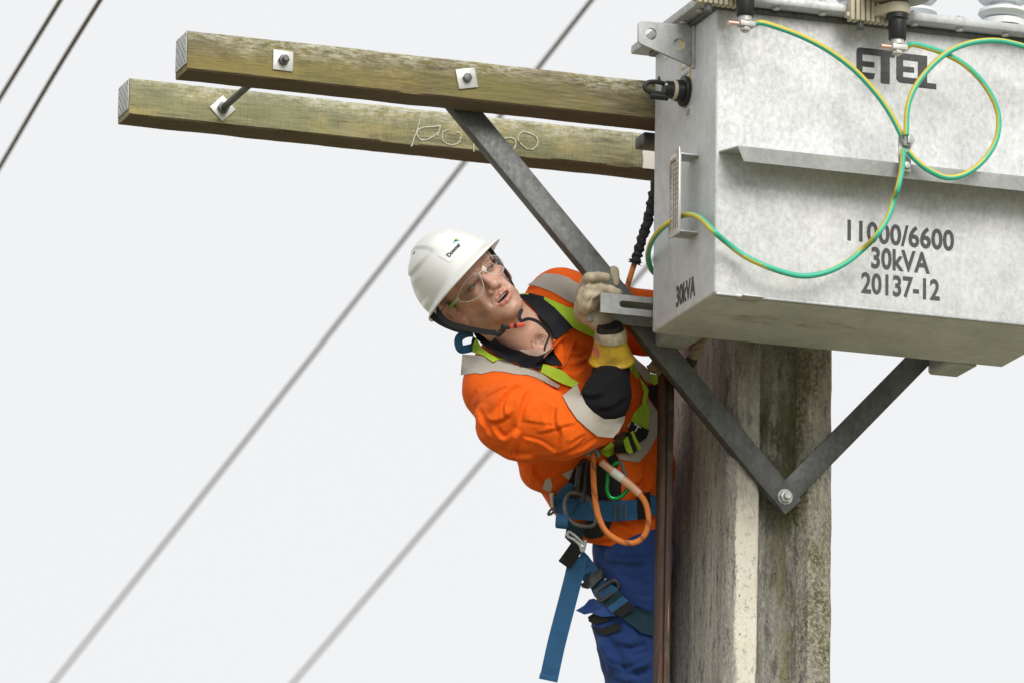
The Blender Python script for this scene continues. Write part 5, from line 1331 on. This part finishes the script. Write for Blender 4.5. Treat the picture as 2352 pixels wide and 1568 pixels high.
# hem: cut flat at the shirt tail
hem0 = PT(1380, 1248, 16.4); hemN = np.cross(PT(1380, 1248, 16.4) - PT(1510, 1266, 16.4), FW); hemN /= np.linalg.norm(hemN); hemN *= np.sign(hemN @ -UP)
def cut(V, Q, p0, n):
    bm = bmesh.new(); vs = [bm.verts.new(p) for p in V]
    for q in Q: bm.faces.new([vs[i] for i in q])
    bmesh.ops.bisect_plane(bm, geom=list(bm.verts) + list(bm.edges) + list(bm.faces), plane_co=Vector(p0), plane_no=Vector(n), clear_outer=True)
    return bmdata(bm)
sv2, sq2 = cut(sv, sq, hem0, hemN)
shirt = mesh('shirt', sv2, sq2, ORANGE, man, label='orange long-sleeved work shirt with reflective tape')
# black lower sleeve
lo_, hi_ = [1e9] * 3, [-1e9] * 3
for px in (1290, 1480):
    for py in (790, 1010):
        for d in (15.85, 16.25): P = PT(px, py, d); lo_ = np.minimum(lo_, P); hi_ = np.maximum(hi_, P)
DBR = pix(Bp(-.13, VB, .12))[2]
BF = Field(lo_, hi_, .0035)
BF.cone(A(1384, 928, 16.02), A(1395, 900, 16.035), .0575, .0545, 0)
BF.cone(A(1395, 910, 16.035), PT(*zh(612, 1510), DBR + .030), .0535, .0445, .02)
BF.cone(PT(*zh(612, 1510), DBR + .030), PT(*zh(608, 1340), DBR + .012), .042, .024, .010)
bv, bq = BF.mesh(); bv = smooth_mesh(bv, bq, 1); bv = bv + vnormals(bv, bq) * (fnoise(bv, 30) * .003)[:, None]
bv = press_folds(bv, bq, [(mp(zc, [(1190, 1270), (1280, 1300), (1380, 1270)]), 7, .008, 1), (mp(zc, [(1250, 1120), (1330, 1160), (1480, 1150)]), 8, .006, -1), (mp(zc, [(1320, 1400), (1440, 1390), (1560, 1300)]), 8, .006, 1)])
mesh('dark_sleeve', bv, bq, BLACKF, man)
SS = Surf((sv2, sq2), (bv, bq)); SN = Surf((sv2, sq2), (HV, hq[(hv[hq][:, :, 2] < -.125).all(1)]))
def patch(name, poly, mat, off=.002, th=.002, surf=None, parent=None, step=7., sm=3, lift=None, fall=16.2, **k):
    v, f = drape(poly, surf or SS, off, th, step, sm, fall, lift); return mesh(name, v, f, mat, parent or man, smooth=50, **k)
T1 = [(115, 935), (250, 945), (310, 955), (385, 1018), (430, 990), (545, 983), (600, 1005), (690, 1050), (800, 1090), (985, 1210), (965, 1232), (870, 1190), (760, 1140), (690, 1118), (600, 1115), (480, 1090), (380, 1085), (280, 1110), (230, 1100), (100, 1120)]
T2 = [(700, 318), (845, 215), (960, 220), (1060, 250), (1180, 330), (1145, 505), (1050, 455), (940, 390), (830, 345), (760, 325)]
T3 = [(1005, 1310), (1130, 1195), (1170, 1280), (1220, 1380), (1290, 1450), (1380, 1508), (1470, 1508), (1560, 1480), (1545, 1540), (1500, 1620), (1455, 1672), (1320, 1662), (1220, 1590), (1130, 1510), (1060, 1410)]
patch('shoulder_tape', mp(zc, T1), TAPE, .0012, .0012, parent=shirt)
patch('shoulder_tape', mp(zc, T2), TAPE, .0012, .0012, parent=shirt)
patch('sleeve_tape', mp(zc, T3), TAPE, .0035, .0015, parent=shirt, sm=6)
patch('hem_tape', W_([(852, 935), (900, 915), (918, 990), (900, 1042), (865, 1030), (828, 1008)]), TAPE, .0012, .0012, parent=shirt)
patch('hem_tape', W_([(1000, 885), (1105, 830), (1100, 900), (1060, 930)]), TAPE, .0012, .0012, parent=shirt)
patch('front_tape', W_([(1770, 210), (1865, 340), (1855, 530), (1780, 680), (1690, 780), (1520, 752), (1490, 705), (1660, 690), (1700, 560), (1750, 480), (1770, 320)]), TAPE, .0012, .0012, parent=shirt)
# throat: pale undershirt edge, shirt placket
patch('undershirt', mp(zc, [(625, 888), (740, 885), (840, 880), (895, 888), (850, 925), (780, 945), (690, 930)]), simple('pale_undershirt', (.60, .42, .34), .9), .003, .002, SN)
PLK = lambda: patch('placket', mp(zc, [(925, 815), (1005, 845), (1010, 960), (1000, 1030), (960, 960), (935, 880)]), ORANGE, .012, .003, SN, parent=shirt)
patch('placket_shade', mp(zc, [(845, 950), (905, 900), (935, 870), (965, 960), (1005, 1030), (930, 1040), (850, 1000)]), COLLAR, .010, .001, SN, parent=shirt, sm=8)  # dark sheet laid in as painted shade behind the placket edge
# collar leaves
CR = [(215, 745), (300, 742), (450, 800), (560, 858), (640, 892), (720, 930), (790, 948), (850, 930), (835, 1010), (815, 1090), (740, 1060), (640, 1025), (560, 1000), (500, 990), (420, 962), (330, 900), (262, 828)]
CL = [(620, 425), (700, 425), (845, 465), (935, 535), (985, 595), (1035, 650), (1085, 712), (1010, 760), (945, 812), (905, 805), (885, 740), (850, 690), (815, 640), (770, 560), (700, 490)]
patch('shirt_front', mp(zc, [(838, 1010), (850, 935), (900, 890), (945, 812), (1010, 760), (1085, 712), (1130, 790), (1080, 900), (1040, 1010), (1000, 1055), (900, 1050)]), ORANGE, .004, .0015, SN, parent=shirt, sm=6)
patch('collar', mp(zc, CR), COLLAR, .014, .004, SN, step=6, sm=8)
patch('collar', mp(zc, CL), COLLAR, .012, .004, SN, step=6, sm=8)

PLK()
# ------------------------------------------------------------------ trousers and boots
lo_, hi_ = [1e9] * 3, [-1e9] * 3
for px in (1300, 1720):
    for py in (1160, 2180):
        for d in (16.15, 16.75): P = PT(px, py, d); lo_ = np.minimum(lo_, P); hi_ = np.maximum(hi_, P)
TF = Field(lo_, hi_, .0052)
TF.cone(A(1445, 1215, 16.41), A(1455, 1275, 16.41), .082, .088, 0)
TF.cone(A(1452, 1215, 16.47), A(1452, 1280, 16.48), .078, .080, .05)
TF.cone(A(1450, 1270, 16.38), A(1466, 1600, 16.33), .092, .076, .04)
TF.cone(A(1470, 1600, 16.33), A(1484, 2040, 16.40), .071, .060, .03)
TF.cone(A(1456, 1280, 16.54), A(1466, 1640, 16.52), .074, .066, .02)
TF.cone(A(1466, 1640, 16.52), A(1490, 2040, 16.53), .070, .060, .03)
TF.cone(A(1394, 1425, 16.34), A(1412, 1520, 16.32), .036, .034, .03)
tv_, tq_ = TF.mesh(); tv_ = smooth_mesh(tv_, tq_, 1)
tv_ = tv_ + vnormals(tv_, tq_) * (fnoise(tv_, 12) * .0035 + fnoise(tv_, 30, 7.) * .0022)[:, None]
Z = lambda L: mp(zl, L)
tv_ = press_folds(tv_, tq_, [
 (Z([(860, 430), (980, 470), (1180, 450)]), 6, .005, 1), (Z([(900, 560), (1040, 600), (1200, 580)]), 6, .006, -1), (Z([(960, 700), (1080, 720), (1200, 680)]), 6, .006, 1), (Z([(1060, 820), (1140, 850), (1210, 830)]), 6, .006, -1),
 (Z([(900, 1250), (1020, 1290), (1180, 1250)]), 6, .006, -1), (Z([(840, 1340), (960, 1400), (1060, 1380)]), 6, .007, 1), (Z([(960, 1330), (1080, 1350), (1200, 1300)]), 6, .006, -1), (Z([(870, 1500), (960, 1540), (1060, 1560)]), 6, .006, 1),
 (Z([(780, 380), (770, 480), (800, 560)]), 7, -.006), (Z([(1060, 1080), (1130, 1250), (1190, 1400)]), 6, -.006),
 (Z([(990, 1480), (1060, 1440), (1160, 1400), (1190, 1330)]), 10, .012, 1), (Z([(760, 1180), (850, 1330), (930, 1480)]), 11, .011, -1),
 (Z([(1000, 1500), (1080, 1540), (1180, 1500)]), 9, .010, -1), (Z([(820, 480), (950, 520), (1150, 500)]), 12, .007, 1),
 (Z([(880, 640), (1000, 740), (1180, 760)]), 12, .008, -1), (Z([(1050, 880), (1120, 930), (1200, 950)]), 8, .007, 1),
 (Z([(880, 1180), (1000, 1230), (1120, 1180)]), 11, .008, 1), (Z([(740, 1150), (800, 1300), (850, 1450)]), 8, .007, 1)])
mesh('trousers', tv_, tq_, NAVY, man, label='royal blue work trousers')
ST = Surf((tv_, tq_)); SALL = Surf((sv2, sq2), (tv_, tq_), (bv, bq))
for x, d in ((1490, 16.40), (1500, 16.53)):
    BT = Field(PT(x, 2080, d) - .26, PT(x, 2080, d) + .26, .007); c = PT(x, 2090, d); t = E1
    BT.cone(c + E3 * .10, c - E3 * .02, .056, .048, 0); BT.cone(c - E3 * .03 - t * .03, c - E3 * .045 + t * .14, .042, .036, .03); BT.f = np.maximum(BT.f, ((c[2] - .075) - BT.ax[2])[None, None, :].astype(np.float32))
    mesh('pole_step', *lathe(c - E3 * .0835 + E1 * .30, -E1 * .26, [(0, 0), (.008, 0), (.008, .93), (.014, .94), (.014, 1), (0, 1)], 14), MT['galv_dark'], POLE)
    mesh('boot', *BT.mesh(), simple('dark_leather_boot', (.05, .03, .02), .55), man)

# ------------------------------------------------------------------ harness: lime shoulder straps, blue waist and leg webbing
har = thing('tmp_h', (0, 0, 0)) if False else None
HARN = mesh('harness', *drape(mp(zc, [(845, 430), (940, 468), (1040, 512), (1145, 545), (1150, 600), (1175, 640), (1290, 720), (1308, 800), (1180, 745), (1080, 692), (1000, 612), (945, 540), (845, 462)]), SS, .005, .0025, 6, 5), LIME, man, smooth=50, label='lime and blue full-body safety harness')
def hp(name, poly, mat, **k): k.setdefault('off', .005); return patch(name, poly, mat, parent=HARN, **k)
hp('shoulder_strap', mp(zc, [(612, 405), (715, 400), (722, 432), (612, 424)]), LIME)
tg = hp('strap_label', mp(zc, [(713, 400), (850, 430), (846, 462), (716, 434)]), BLK, off=.0065)
hp('shoulder_strap', mp(zc, [(245, 795), (290, 880), (360, 940), (440, 978), (520, 985), (430, 992), (385, 1012), (310, 955), (198, 918), (220, 850)]), LIME)
hp('strap_pad', mp(zc, [(205, 770), (245, 800), (215, 880), (180, 905), (178, 870)]), BLK, off=.006)
hp('shoulder_strap', mp(zc, [(835, 1020), (905, 1040), (1000, 1080), (1150, 1190), (1105, 1232), (985, 1185), (810, 1090)]), LIME)
hp('chest_strap', W_([(1685, 20), (1762, 130), (1745, 240), (1772, 320), (1758, 492), (1608, 412), (1640, 340), (1702, 260), (1722, 160)]), LIME, off=.006)
hp('chest_strap', mp(zc, [(1595, 990), (1640, 970), (1660, 1060), (1690, 1130), (1660, 1150), (1600, 1060)]), LIME, off=.004)
hp('data_label', mp(zc, [(1640, 965), (1700, 1040), (1765, 1100), (1770, 1190), (1735, 1180), (1640, 1040)]), simple('grey_data_label', (.40, .37, .33), .7, 0, .25, 120), off=.006)
hp('chest_strap', mp(zc, [(1765, 1105), (1870, 1130), (1875, 1180), (1820, 1208), (1765, 1185)]), LIME, off=.006)
hp('dark_panel', mp(zc, [(1770, 1210), (1820, 1212), (1880, 1180), (1880, 1440), (1800, 1350), (1755, 1250)]), BLK, off=.001)
ist = hp('strap_label', W_([(1608, 408), (1765, 492), (1742, 560), (1685, 602), (1640, 560), (1588, 480)]), BLK, off=.009)
v, f = text_fit('IST', .030, .018, .02); c = PT(*zw(1650, 462), 16.0); h = SS.hit(*zw(1650, 462)); c = PT(*zw(1650, 462), (h[0] if h else 16.3) - .016); ux = pv(zw(1700, 492), zw(1600, 430)); ux /= np.linalg.norm(ux); uy = np.cross(-FW, ux)
mesh('lettering', c + v[:, :1] * ux + v[:, 1:2] * uy, f, MT['label_white'], ist, smooth=False)
hp('strap_end', W_([(1340, 662), (1430, 590), (1456, 602), (1450, 700), (1400, 726), (1345, 690)]), LIME, off=.006)
hp('chest_buckle', W_([(1470, 530), (1560, 495), (1605, 520), (1660, 680), (1610, 702), (1520, 690), (1465, 690), (1450, 600)]), MT['black'], off=.006, th=.006)
hp('webbing_loop', W_([(1520, 560), (1565, 540), (1622, 690), (1595, 705), (1560, 680)]), LIME, off=.013)
hp('webbing_loop', W_([(1592, 510), (1615, 490), (1695, 660), (1668, 672)]), LIME, off=.013)
hp('buckle_pad', W_([(1395, 735), (1470, 700), (1505, 760), (1500, 820), (1440, 820)]), BLK, off=.005)
hp('black_pouch', W_([(1095, 860), (1160, 770), (1290, 760), (1420, 840), (1500, 860), (1530, 960), (1530, 1110), (1300, 1105), (1150, 1060), (1060, 960)]), BLK, off=.004, surf=SALL)
hp('waist_belt', W_([(938, 1060), (1010, 1040), (1100, 1062), (1300, 1105), (1450, 1114), (1655, 1105), (1662, 1280), (1450, 1290), (1250, 1280), (1100, 1262), (950, 1200)]), BLUEW, off=.012, th=.004, surf=SALL, sm=6)
hp('belt_pad', W_([(1220, 1285), (1300, 1290), (1450, 1300), (1420, 1380), (1360, 1440), (1270, 1450), (1210, 1420)]), BLK, off=.010, surf=SALL)
for x in (1470, 1515, 1560):
    hp('stitching', W_([(x, 1145), (x + 9, 1145), (x + 4, 1265), (x - 5, 1265)]), simple('gold_thread', (.20, .15, .05), .8), off=.0166, th=.0006, surf=SALL, sm=6)
hp('belt_buckle', W_([(1655, 1060), (1765, 1040), (1765, 1270), (1660, 1285)]), MT['black'], off=.012, th=.006, surf=SALL)
hp('belt_tail', W_([(1768, 1070), (1838, 1060), (1840, 1248), (1770, 1255)]), BLUEW, off=.012, surf=SALL)
hp('hip_webbing', W_([(1072, 935), (1122, 962), (1015, 1085), (945, 1025)]), BLUEW, off=.016, th=.004, surf=SALL)
hp('hip_webbing', W_([(988, 1112), (1050, 1040), (1152, 1082), (1140, 1155), (1092, 1205), (1010, 1168)]), BLUEW, off=.022, th=.006, surf=SALL)
rl = [PT(*zw(x, y), 16.20) for x, y in ((945, 1300), (1060, 1310))]
mesh('webbing_roll', *lathe(rl[0], rl[1] - rl[0], [(0, 0), (.012, 0), (.018, .08), (.0185, .9), (.014, 1), (.006, 1.0), (.005, .85), (0, .85)], 22), BLUEW, HARN, smooth=50)
mesh('hip_ring', *tube(spline([PT(*zw(x, y), d) for x, y, d in ((1090, 1048, 16.20), (1180, 1060, 16.19), (1250, 1108, 16.185), (1292, 1180, 16.18), (1312, 1270, 16.18), (1290, 1338, 16.18), (1215, 1352, 16.185), (1120, 1330, 16.19), (1065, 1285, 16.195), (1038, 1230, 16.20), (1028, 1170, 16.205), (1045, 1090, 16.205))], 6, True), .0052, 10, True), MT['galv_dark'], HARN)
hp('leg_webbing', W_([(1078, 1268), (1228, 1325), (1212, 1430), (1190, 1505), (1130, 1455), (1072, 1400)]), TEALW, off=.022, th=.004, surf=SALL, fall=16.25)
mesh('adjuster', *tube(spline([PT(*zw(x, y), 16.205) for x, y in ((1062, 1400), (1100, 1420), (1150, 1462), (1195, 1505), (1215, 1475), (1200, 1560), (1180, 1570), (1165, 1520), (1110, 1470), (1055, 1440))], 4, True), .0036, 8, True), MT['galv'], HARN)
mesh('hip_tool', *tube(spline([PT(*zw(x, y), 16.24) for x, y in ((940, 1180), (900, 1205), (880, 1245), (915, 1235), (945, 1195))], 5), .0032, 8), MT['galv_dark'], HARN)
mesh('hip_tag', *drape(W_([(893, 1045), (930, 1040), (945, 1180), (925, 1200), (908, 1120)]), SALL, .003, .003), MT['label_white'], HARN)
blkp = Z([(490, 350), (592, 420), (520, 505), (462, 582), (430, 560), (418, 510), (440, 430)])
mesh('leg_pad', *obox(PT(*zl(505, 465), 16.265), pv(zl(440, 570), zl(575, 380)), (.062, .034, .005), .002), BLK, HARN)
mesh('hanging_strap', *strap3([(*zl(x, y), d) for x, y, d in ((560, 480, 16.27), (528, 640, 16.275), (480, 830, 16.28), (430, 1020, 16.285), (372, 1250, 16.29), (308, 1545, 16.295))], .0445, .0022, 12), BLUEW, HARN, smooth=40)
mesh('strap_hem', *obox(PT(*zl(311, 1520), 16.288), pv(zl(232, 1500), zl(390, 1535)), (.046, .014, .005), .001), BLUEW, HARN)
hp('leg_strap', Z([(640, 420), (692, 470), (778, 600), (665, 702), (580, 590), (600, 520)]), BLUEW, off=.016, th=.003, surf=ST)
cbk = simple('dark_grey_buckle', (.06, .06, .062), .4, .3, .15, 80)
hp('leg_buckle', Z([(768, 590), (800, 582), (815, 610), (815, 660), (740, 742), (700, 748), (655, 735), (640, 705), (670, 690), (720, 650)]), cbk, off=.020, th=.007, surf=ST, step=5)
for x, y in ((798, 677), (727, 738)): mesh('rivet', *lathe(PT(*zl(x, y), ST.hit(*zl(x, y))[0] - .028 if ST.hit(*zl(x, y)) else 16.25), -FW * .004, [(0, 0), (.0032, 0), (.002, .8), (0, 1)], 10), MT['zinc'], HARN)
def fr_poly(L, d): return [PT(*zl(*p), d) for p in L]
hb_ = ST.hit(*zl(820, 775)); db = (hb_[0] if hb_ else 16.28) - .026
mesh('leg_buckle_frame', *tube(spline(fr_poly([(725, 790), (740, 845), (765, 860), (900, 760), (908, 715), (880, 688), (845, 695), (740, 765)], db), 5, True), .0048, 8, True), cbk, HARN)
hp('leg_strap', Z([(700, 720), (800, 680), (905, 740), (925, 765), (795, 875), (745, 830)]), BLUEW, off=.014, th=.003, surf=ST)
hp('leg_strap', Z([(790, 872), (925, 765), (962, 812), (838, 925)]), TEALW, off=.014, th=.003, surf=ST)
hp('leg_strap', Z([(836, 922), (960, 815), (1004, 860), (872, 965)]), BLUEW, off=.016, th=.003, surf=ST)
hp('strap_keeper', Z([(876, 962), (1000, 863), (1062, 905), (950, 1005)]), BLK, off=.017, th=.003, surf=ST)
hp('leg_strap', Z([(948, 1008), (1060, 915), (1200, 955), (1208, 1168), (1100, 1130), (1010, 1060)]), TEALW, off=.006, th=.003, surf=ST)
BLUE2 = fabric('pocket_blue', (.035, .085, .30), (.022, .055, .20))
patch('pocket_flap', Z([(568, 952), (640, 910), (680, 860), (720, 850), (800, 880), (880, 950), (900, 992), (780, 1002), (700, 975), (640, 986)]), BLUE2, .012, .002, ST)
patch('pocket_opening', Z([(655, 1000), (700, 972), (860, 1000), (830, 1030), (720, 1062), (665, 1040)]), BLK, .004, .001, ST)
patch('pocket_fastener', Z([(678, 1072), (760, 1100), (918, 1045), (936, 1110), (800, 1156), (730, 1132)]), BLK, .004, .0015, ST)
# blue loop behind the shoulder
mesh('shoulder_loop', *strap3([(*zf(x, y), d) for x, y, d in ((940, 1240, 16.16), (860, 1250, 16.15), (795, 1290, 16.145), (780, 1350, 16.145), (810, 1420, 16.15), (900, 1410, 16.16), (960, 1390, 16.17))], .020, .003, 8), BLUEW, HARN)

# ------------------------------------------------------------------ gloves
dB = pix(Bp(-.13, VB, .12))[2]
lo_, hi_ = [1e9] * 3, [-1e9] * 3
for q in ((120, 120), (820, 1060)):
    for d in (dB - .09, dB + .10): P = PT(*zh(*q), d); lo_ = np.minimum(lo_, P - .02); hi_ = np.maximum(hi_, P + .02)
GF = Field(lo_, hi_, .0019)
H = lambda x, y, d: PT(*zh(x, y), dB + d)
GF.cone(H(300, 500, .030), H(300, 770, .020), .0235, .0270, 0)                                          # back of hand
GF.cone(H(300, 770, .015), H(440, 905, .000), .0265, .0200, .02)
GF.cone(H(400, 700, .030), H(520, 900, .010), .026, .026, .02)                                           # palm heel
GF.chain([H(330, 500, .022), H(285, 420, .004), H(330, 352, -.018), H(440, 345, -.0225), H(545, 345, -.0215)], [.0150, .0135, .0135, .0128, .0118], .004)
GF.chain([H(300, 590, .018), H(275, 545, -.006), H(345, 505, -.022), H(480, 495, -.0245), H(600, 515, -.0235), H(690, 545, -.021)], [.0165, .0160, .0150, .0145, .0135, .0115], .003)
GF.chain([H(280, 690, .010), H(262, 640, -.016), H(325, 590, -.030), H(430, 590, -.034)], [.0165, .0160, .0150, .0135], .008)
GF.chain([H(285, 790, .010), H(268, 745, -.014), H(310, 690, -.028), H(385, 690, -.030)], [.0160, .0150, .0138, .0120], .009)
GF.chain([H(470, 800, .030), H(600, 600, .042), H(650, 430, .044), H(640, 270, .042)], [.020, .0155, .0142, .0135], .008)   # thumb behind the bar
gv_, gq_ = GF.mesh(); gv_ = smooth_mesh(gv_, gq_, 5); gv_ = gv_ + vnormals(gv_, gq_) * (fnoise(gv_, 45, 4) * .0010)[:, None]
gv_ = press_folds(gv_, gq_, [(mp(zh, [(240, 480), (290, 480), (380, 420), (500, 405)]), 2.2, -.0025), (mp(zh, [(440, 545), (350, 620), (300, 720), (290, 800)]), 2.5, -.003), (mp(zh, [(215, 790), (260, 830), (330, 840)]), 2.5, -.002)])
leather, nt, b = newmat('pale_leather_glove'); g = G(nt)
c = g.mix(g.ramp(g.noise(35, 5, .65), [(.35, 0.), (.7, 1.)]), (.40, .33, .22), (.60, .53, .39)); c = g.mix(g.ramp(g.noise(20, 5, .65), [(.48, 0.), (.68, .75)]), c, (.20, .165, .115))
g.L.new(c, b.inputs['Base Color']); b.inputs['Roughness'].default_value = .75; g.bump(b, g.noise(160, 4, .6), .3, .001)
glove = mesh('leather_glove', gv_, gq_, leather, man, label='pale leather work glove gripping the brace')
# cuffs: leather gauntlet, black strap, yellow rubber under-glove with rolled rim
axA, axB = H(604, 985, -.018), H(612, 1385, .016)
ax = axB - axA; L_ = np.linalg.norm(ax); fx, fy, fd = frame(ax)
def cuff(name, prof, mat, parent, wob=.0015, n=40, seed=0.):
    v, f = lathe(axA, ax, prof, n)
    q = v + np.array([noise.noise(Vector(p * 26) + Vector((seed, 0, 0))) for p in v])[:, None] * wob * ((v - axA - ((v - axA) @ fd)[:, None] * fd) / .04)
    return mesh(name, q, f, mat, parent, smooth=60)
cuff('wrist_strap', [(.0, -.12), (.030, -.12), (.0325, -.02), (.0335, .09), (0, .09)], MT['black'], glove, .002)
cuff('leather_cuff', [(.0, .02), (.032, .02), (.0375, .10), (.0400, .24), (.0405, .33), (.0385, .33), (.036, .15), (0, .15)], leather, glove, .004, seed=3.)
ylw, nt, b = newmat('yellow_rubber'); g = G(nt)
c = g.mix(g.ramp(g.noise(22, 5, .65), [(.4, 0.), (.72, .9)]), (.66, .42, .030), (.20, .13, .02)); g.L.new(c, b.inputs['Base Color']); b.inputs['Roughness'].default_value = .5; g.bump(b, g.noise(50, 4), .2, .001)
yg = cuff('rubber_glove', [(0, .16), (.0355, .16), (.0375, .35), (.0420, .60), (.0480, .85), (.0505, .93), (.0535, .95), (.0550, .985), (.0535, 1.02), (.0505, 1.03), (.0475, 1.01), (.045, .95), (.040, .7), (0, .7)], ylw, man, .004, 56, 8.)
me = yg.data; yv = np.array([p.co[:] for p in me.vertices]) + np.array(man.matrix_world.translation); yf = [list(p.vertices) for p in me.polygons]
SY = Surf((yv, yf))
patch('glove_label', mp(zh, [(408, 1172), (462, 1275), (458, 1345), (428, 1340), (392, 1290), (390, 1230)]), simple('pink_red_label', (.50, .12, .11), .6, 0, .15, 200), .0008, .0008, SY, parent=yg, step=4)
# ------------------------------------------------------------------ rope loop, carabiners on the belt
def mat_kern():
    m, nt, b = newmat('orange_kernmantle_rope'); g = G(nt)
    ch = g.N.new('ShaderNodeTexChecker'); ch.inputs['Scale'].default_value = 420; g.L.new(g.co((1, 1, 1), (.4, .7, .3)), ch.inputs[0])
    band_ = g.ramp(g.wave(9.5, g.co((1, .3, 1), (0, 0.6, 0)), 1.5, 1), [(.80, 0.), (.86, 1.)])
    c = g.mix(g.math('MULTIPLY', band_, ch.outputs['Fac']), (.78, .24, .055), (.03, .025, .03)); c = g.mix(g.math('MULTIPLY', g.noise(500, 2), .35), c, (.45, .13, .03))
    g.L.new(c, b.inputs['Base Color']); b.inputs['Roughness'].default_value = .85; g.bump(b, g.noise(800, 2), .5, .001); return m
kern = mat_kern()
mesh('rope', *tube(spline([PT(1459, 600, 16.13), PT(1452, 622, 16.13), PT(1444, 648, 16.135), PT(1437, 675, 16.14), PT(1430, 700, 16.15)], 5), .0068, 12), kern, ly)
dz = 16.16
RL = [(1285, 690), (1283, 780), (1285, 900), (1292, 1030), (1308, 1160), (1335, 1275), (1388, 1385), (1465, 1452), (1560, 1495), (1645, 1498), (1718, 1460), (1765, 1385), (1780, 1290), (1766, 1190), (1738, 1115), (1690, 1055), (1600, 975), (1480, 880), (1345, 770)]
rlp = thing('rope_lanyard', PT(*zw(1285, 690), dz), label='orange flecked rope loop hanging from the belt with a clear sleeved splice', cat='rope')
mesh('rope', *tube(spline([PT(*zw(x, y), dz - .012 * math.sin(i / 18 * math.pi)) for i, (x, y) in enumerate(RL)], 8), .0073, 14), kern, rlp)
slv, nt, b = newmat('clear_shrink_sleeve'); b.inputs['Base Color'].default_value = (.72, .40, .27, 1); b.inputs['Roughness'].default_value = .25
mesh('splice_sleeve', *tube(spline([PT(*zw(x, y), dz - .004) for x, y in ((1700, 1062), (1600, 972), (1480, 878), (1350, 772))], 8), [.0098] * 8 + [.0105] * 4 + [.0092] * 13, 14), slv, rlp)
mesh('splice_label', *tube(spline([PT(*zw(x, y), dz - .0045) for x, y in ((1545, 925), (1500, 893), (1450, 855))], 5), .0107, 14), MT['label_white'], rlp)
mesh('thimble', *tube(spline([PT(*zw(1283 + 44 * math.cos(a), 715 + 55 * math.sin(a)), dz - .008) for a in np.linspace(math.pi * .95, math.pi * 2.1, 9)], 4), .0042, 8), simple('teal_metal', (.10, .30, .32), .35, .6), rlp)
grm = simple('green_anodised', (.02, .36, .09), .22, .7, .1)
gc = thing('carabiner', PT(*zw(1440, 1095), 16.17), label='bright green metal carabiner hanging at the belt front', cat='carabiner')
mesh('frame', *tube(spline([PT(*zw(x, y), 16.17) for x, y in ((1530, 775), (1480, 790), (1425, 850), (1410, 960), (1408, 1035), (1440, 1092), (1500, 1098), (1555, 1062), (1598, 1012))], 6), .0052, 10), grm, gc)
mesh('gate', *tube(spline([PT(*zw(x, y), 16.168) for x, y in ((1600, 1010), (1585, 940), (1560, 860), (1530, 770))], 5), .0048, 10), MT['galv_dark'], gc)
bc = thing('carabiner', PT(*zw(1205, 1140), 16.17), label='black steel carabiner hanging from the belt beside the rope', cat='carabiner')
mesh('frame', *tube(spline([PT(*zw(x, y), 16.165) for x, y in ((1195, 1140), (1205, 1000), (1215, 860), (1225, 780), (1200, 760), (1170, 790), (1150, 880), (1140, 980), (1145, 1040))], 6), .0052, 10), MT['black'], bc)
mesh('gate', *tube(spline([PT(*zw(x, y), 16.163) for x, y in ((1165, 800), (1150, 900), (1140, 1000))], 5), .0075, 10), simple('dark_gunmetal', (.05, .05, .05), .35, .7), bc)
# ------------------------------------------------------------------ overhead wires, far behind, level at 8-9 m
wirem = simple('weathered_wire', (.13, .105, .07), .6, .1, .25, 8)
def wire(p, q, z, label, r=.0075):
    a = onplane(*p, (0, 0, z), E3); b = onplane(*q, (0, 0, z), E3); d = (b - a) / np.linalg.norm(b - a)
    t = np.linspace(-6, np.linalg.norm(b - a) + 6, 60)
    P = a + t[:, None] * d
    P[:, 2] += -.02 * np.sin((t + 6) / (t[-1] + 6) * math.pi) + .006 * np.sin(t * 2.1) * (label.startswith('inner'))
    mesh('power_line', *tube(P, r, 10), wirem, base=a, label=label, cat='wire', group='overhead power lines')
wire((131, 0), (0, 213), 7.5, 'outermost overhead wire in the open sky beyond the crossarm ends')
wire((222, 0), (0, 368), 7.4, 'inner overhead wire of the pair in the sky beyond the crossarm ends')
wire((1353, 0), (118, 1568), 8.6, 'overhead wire crossing behind both timber crossarms', .0085)
wire((1998, 0), (668, 1568), 8.6, 'overhead wire passing behind the worker and the transformer', .0085)
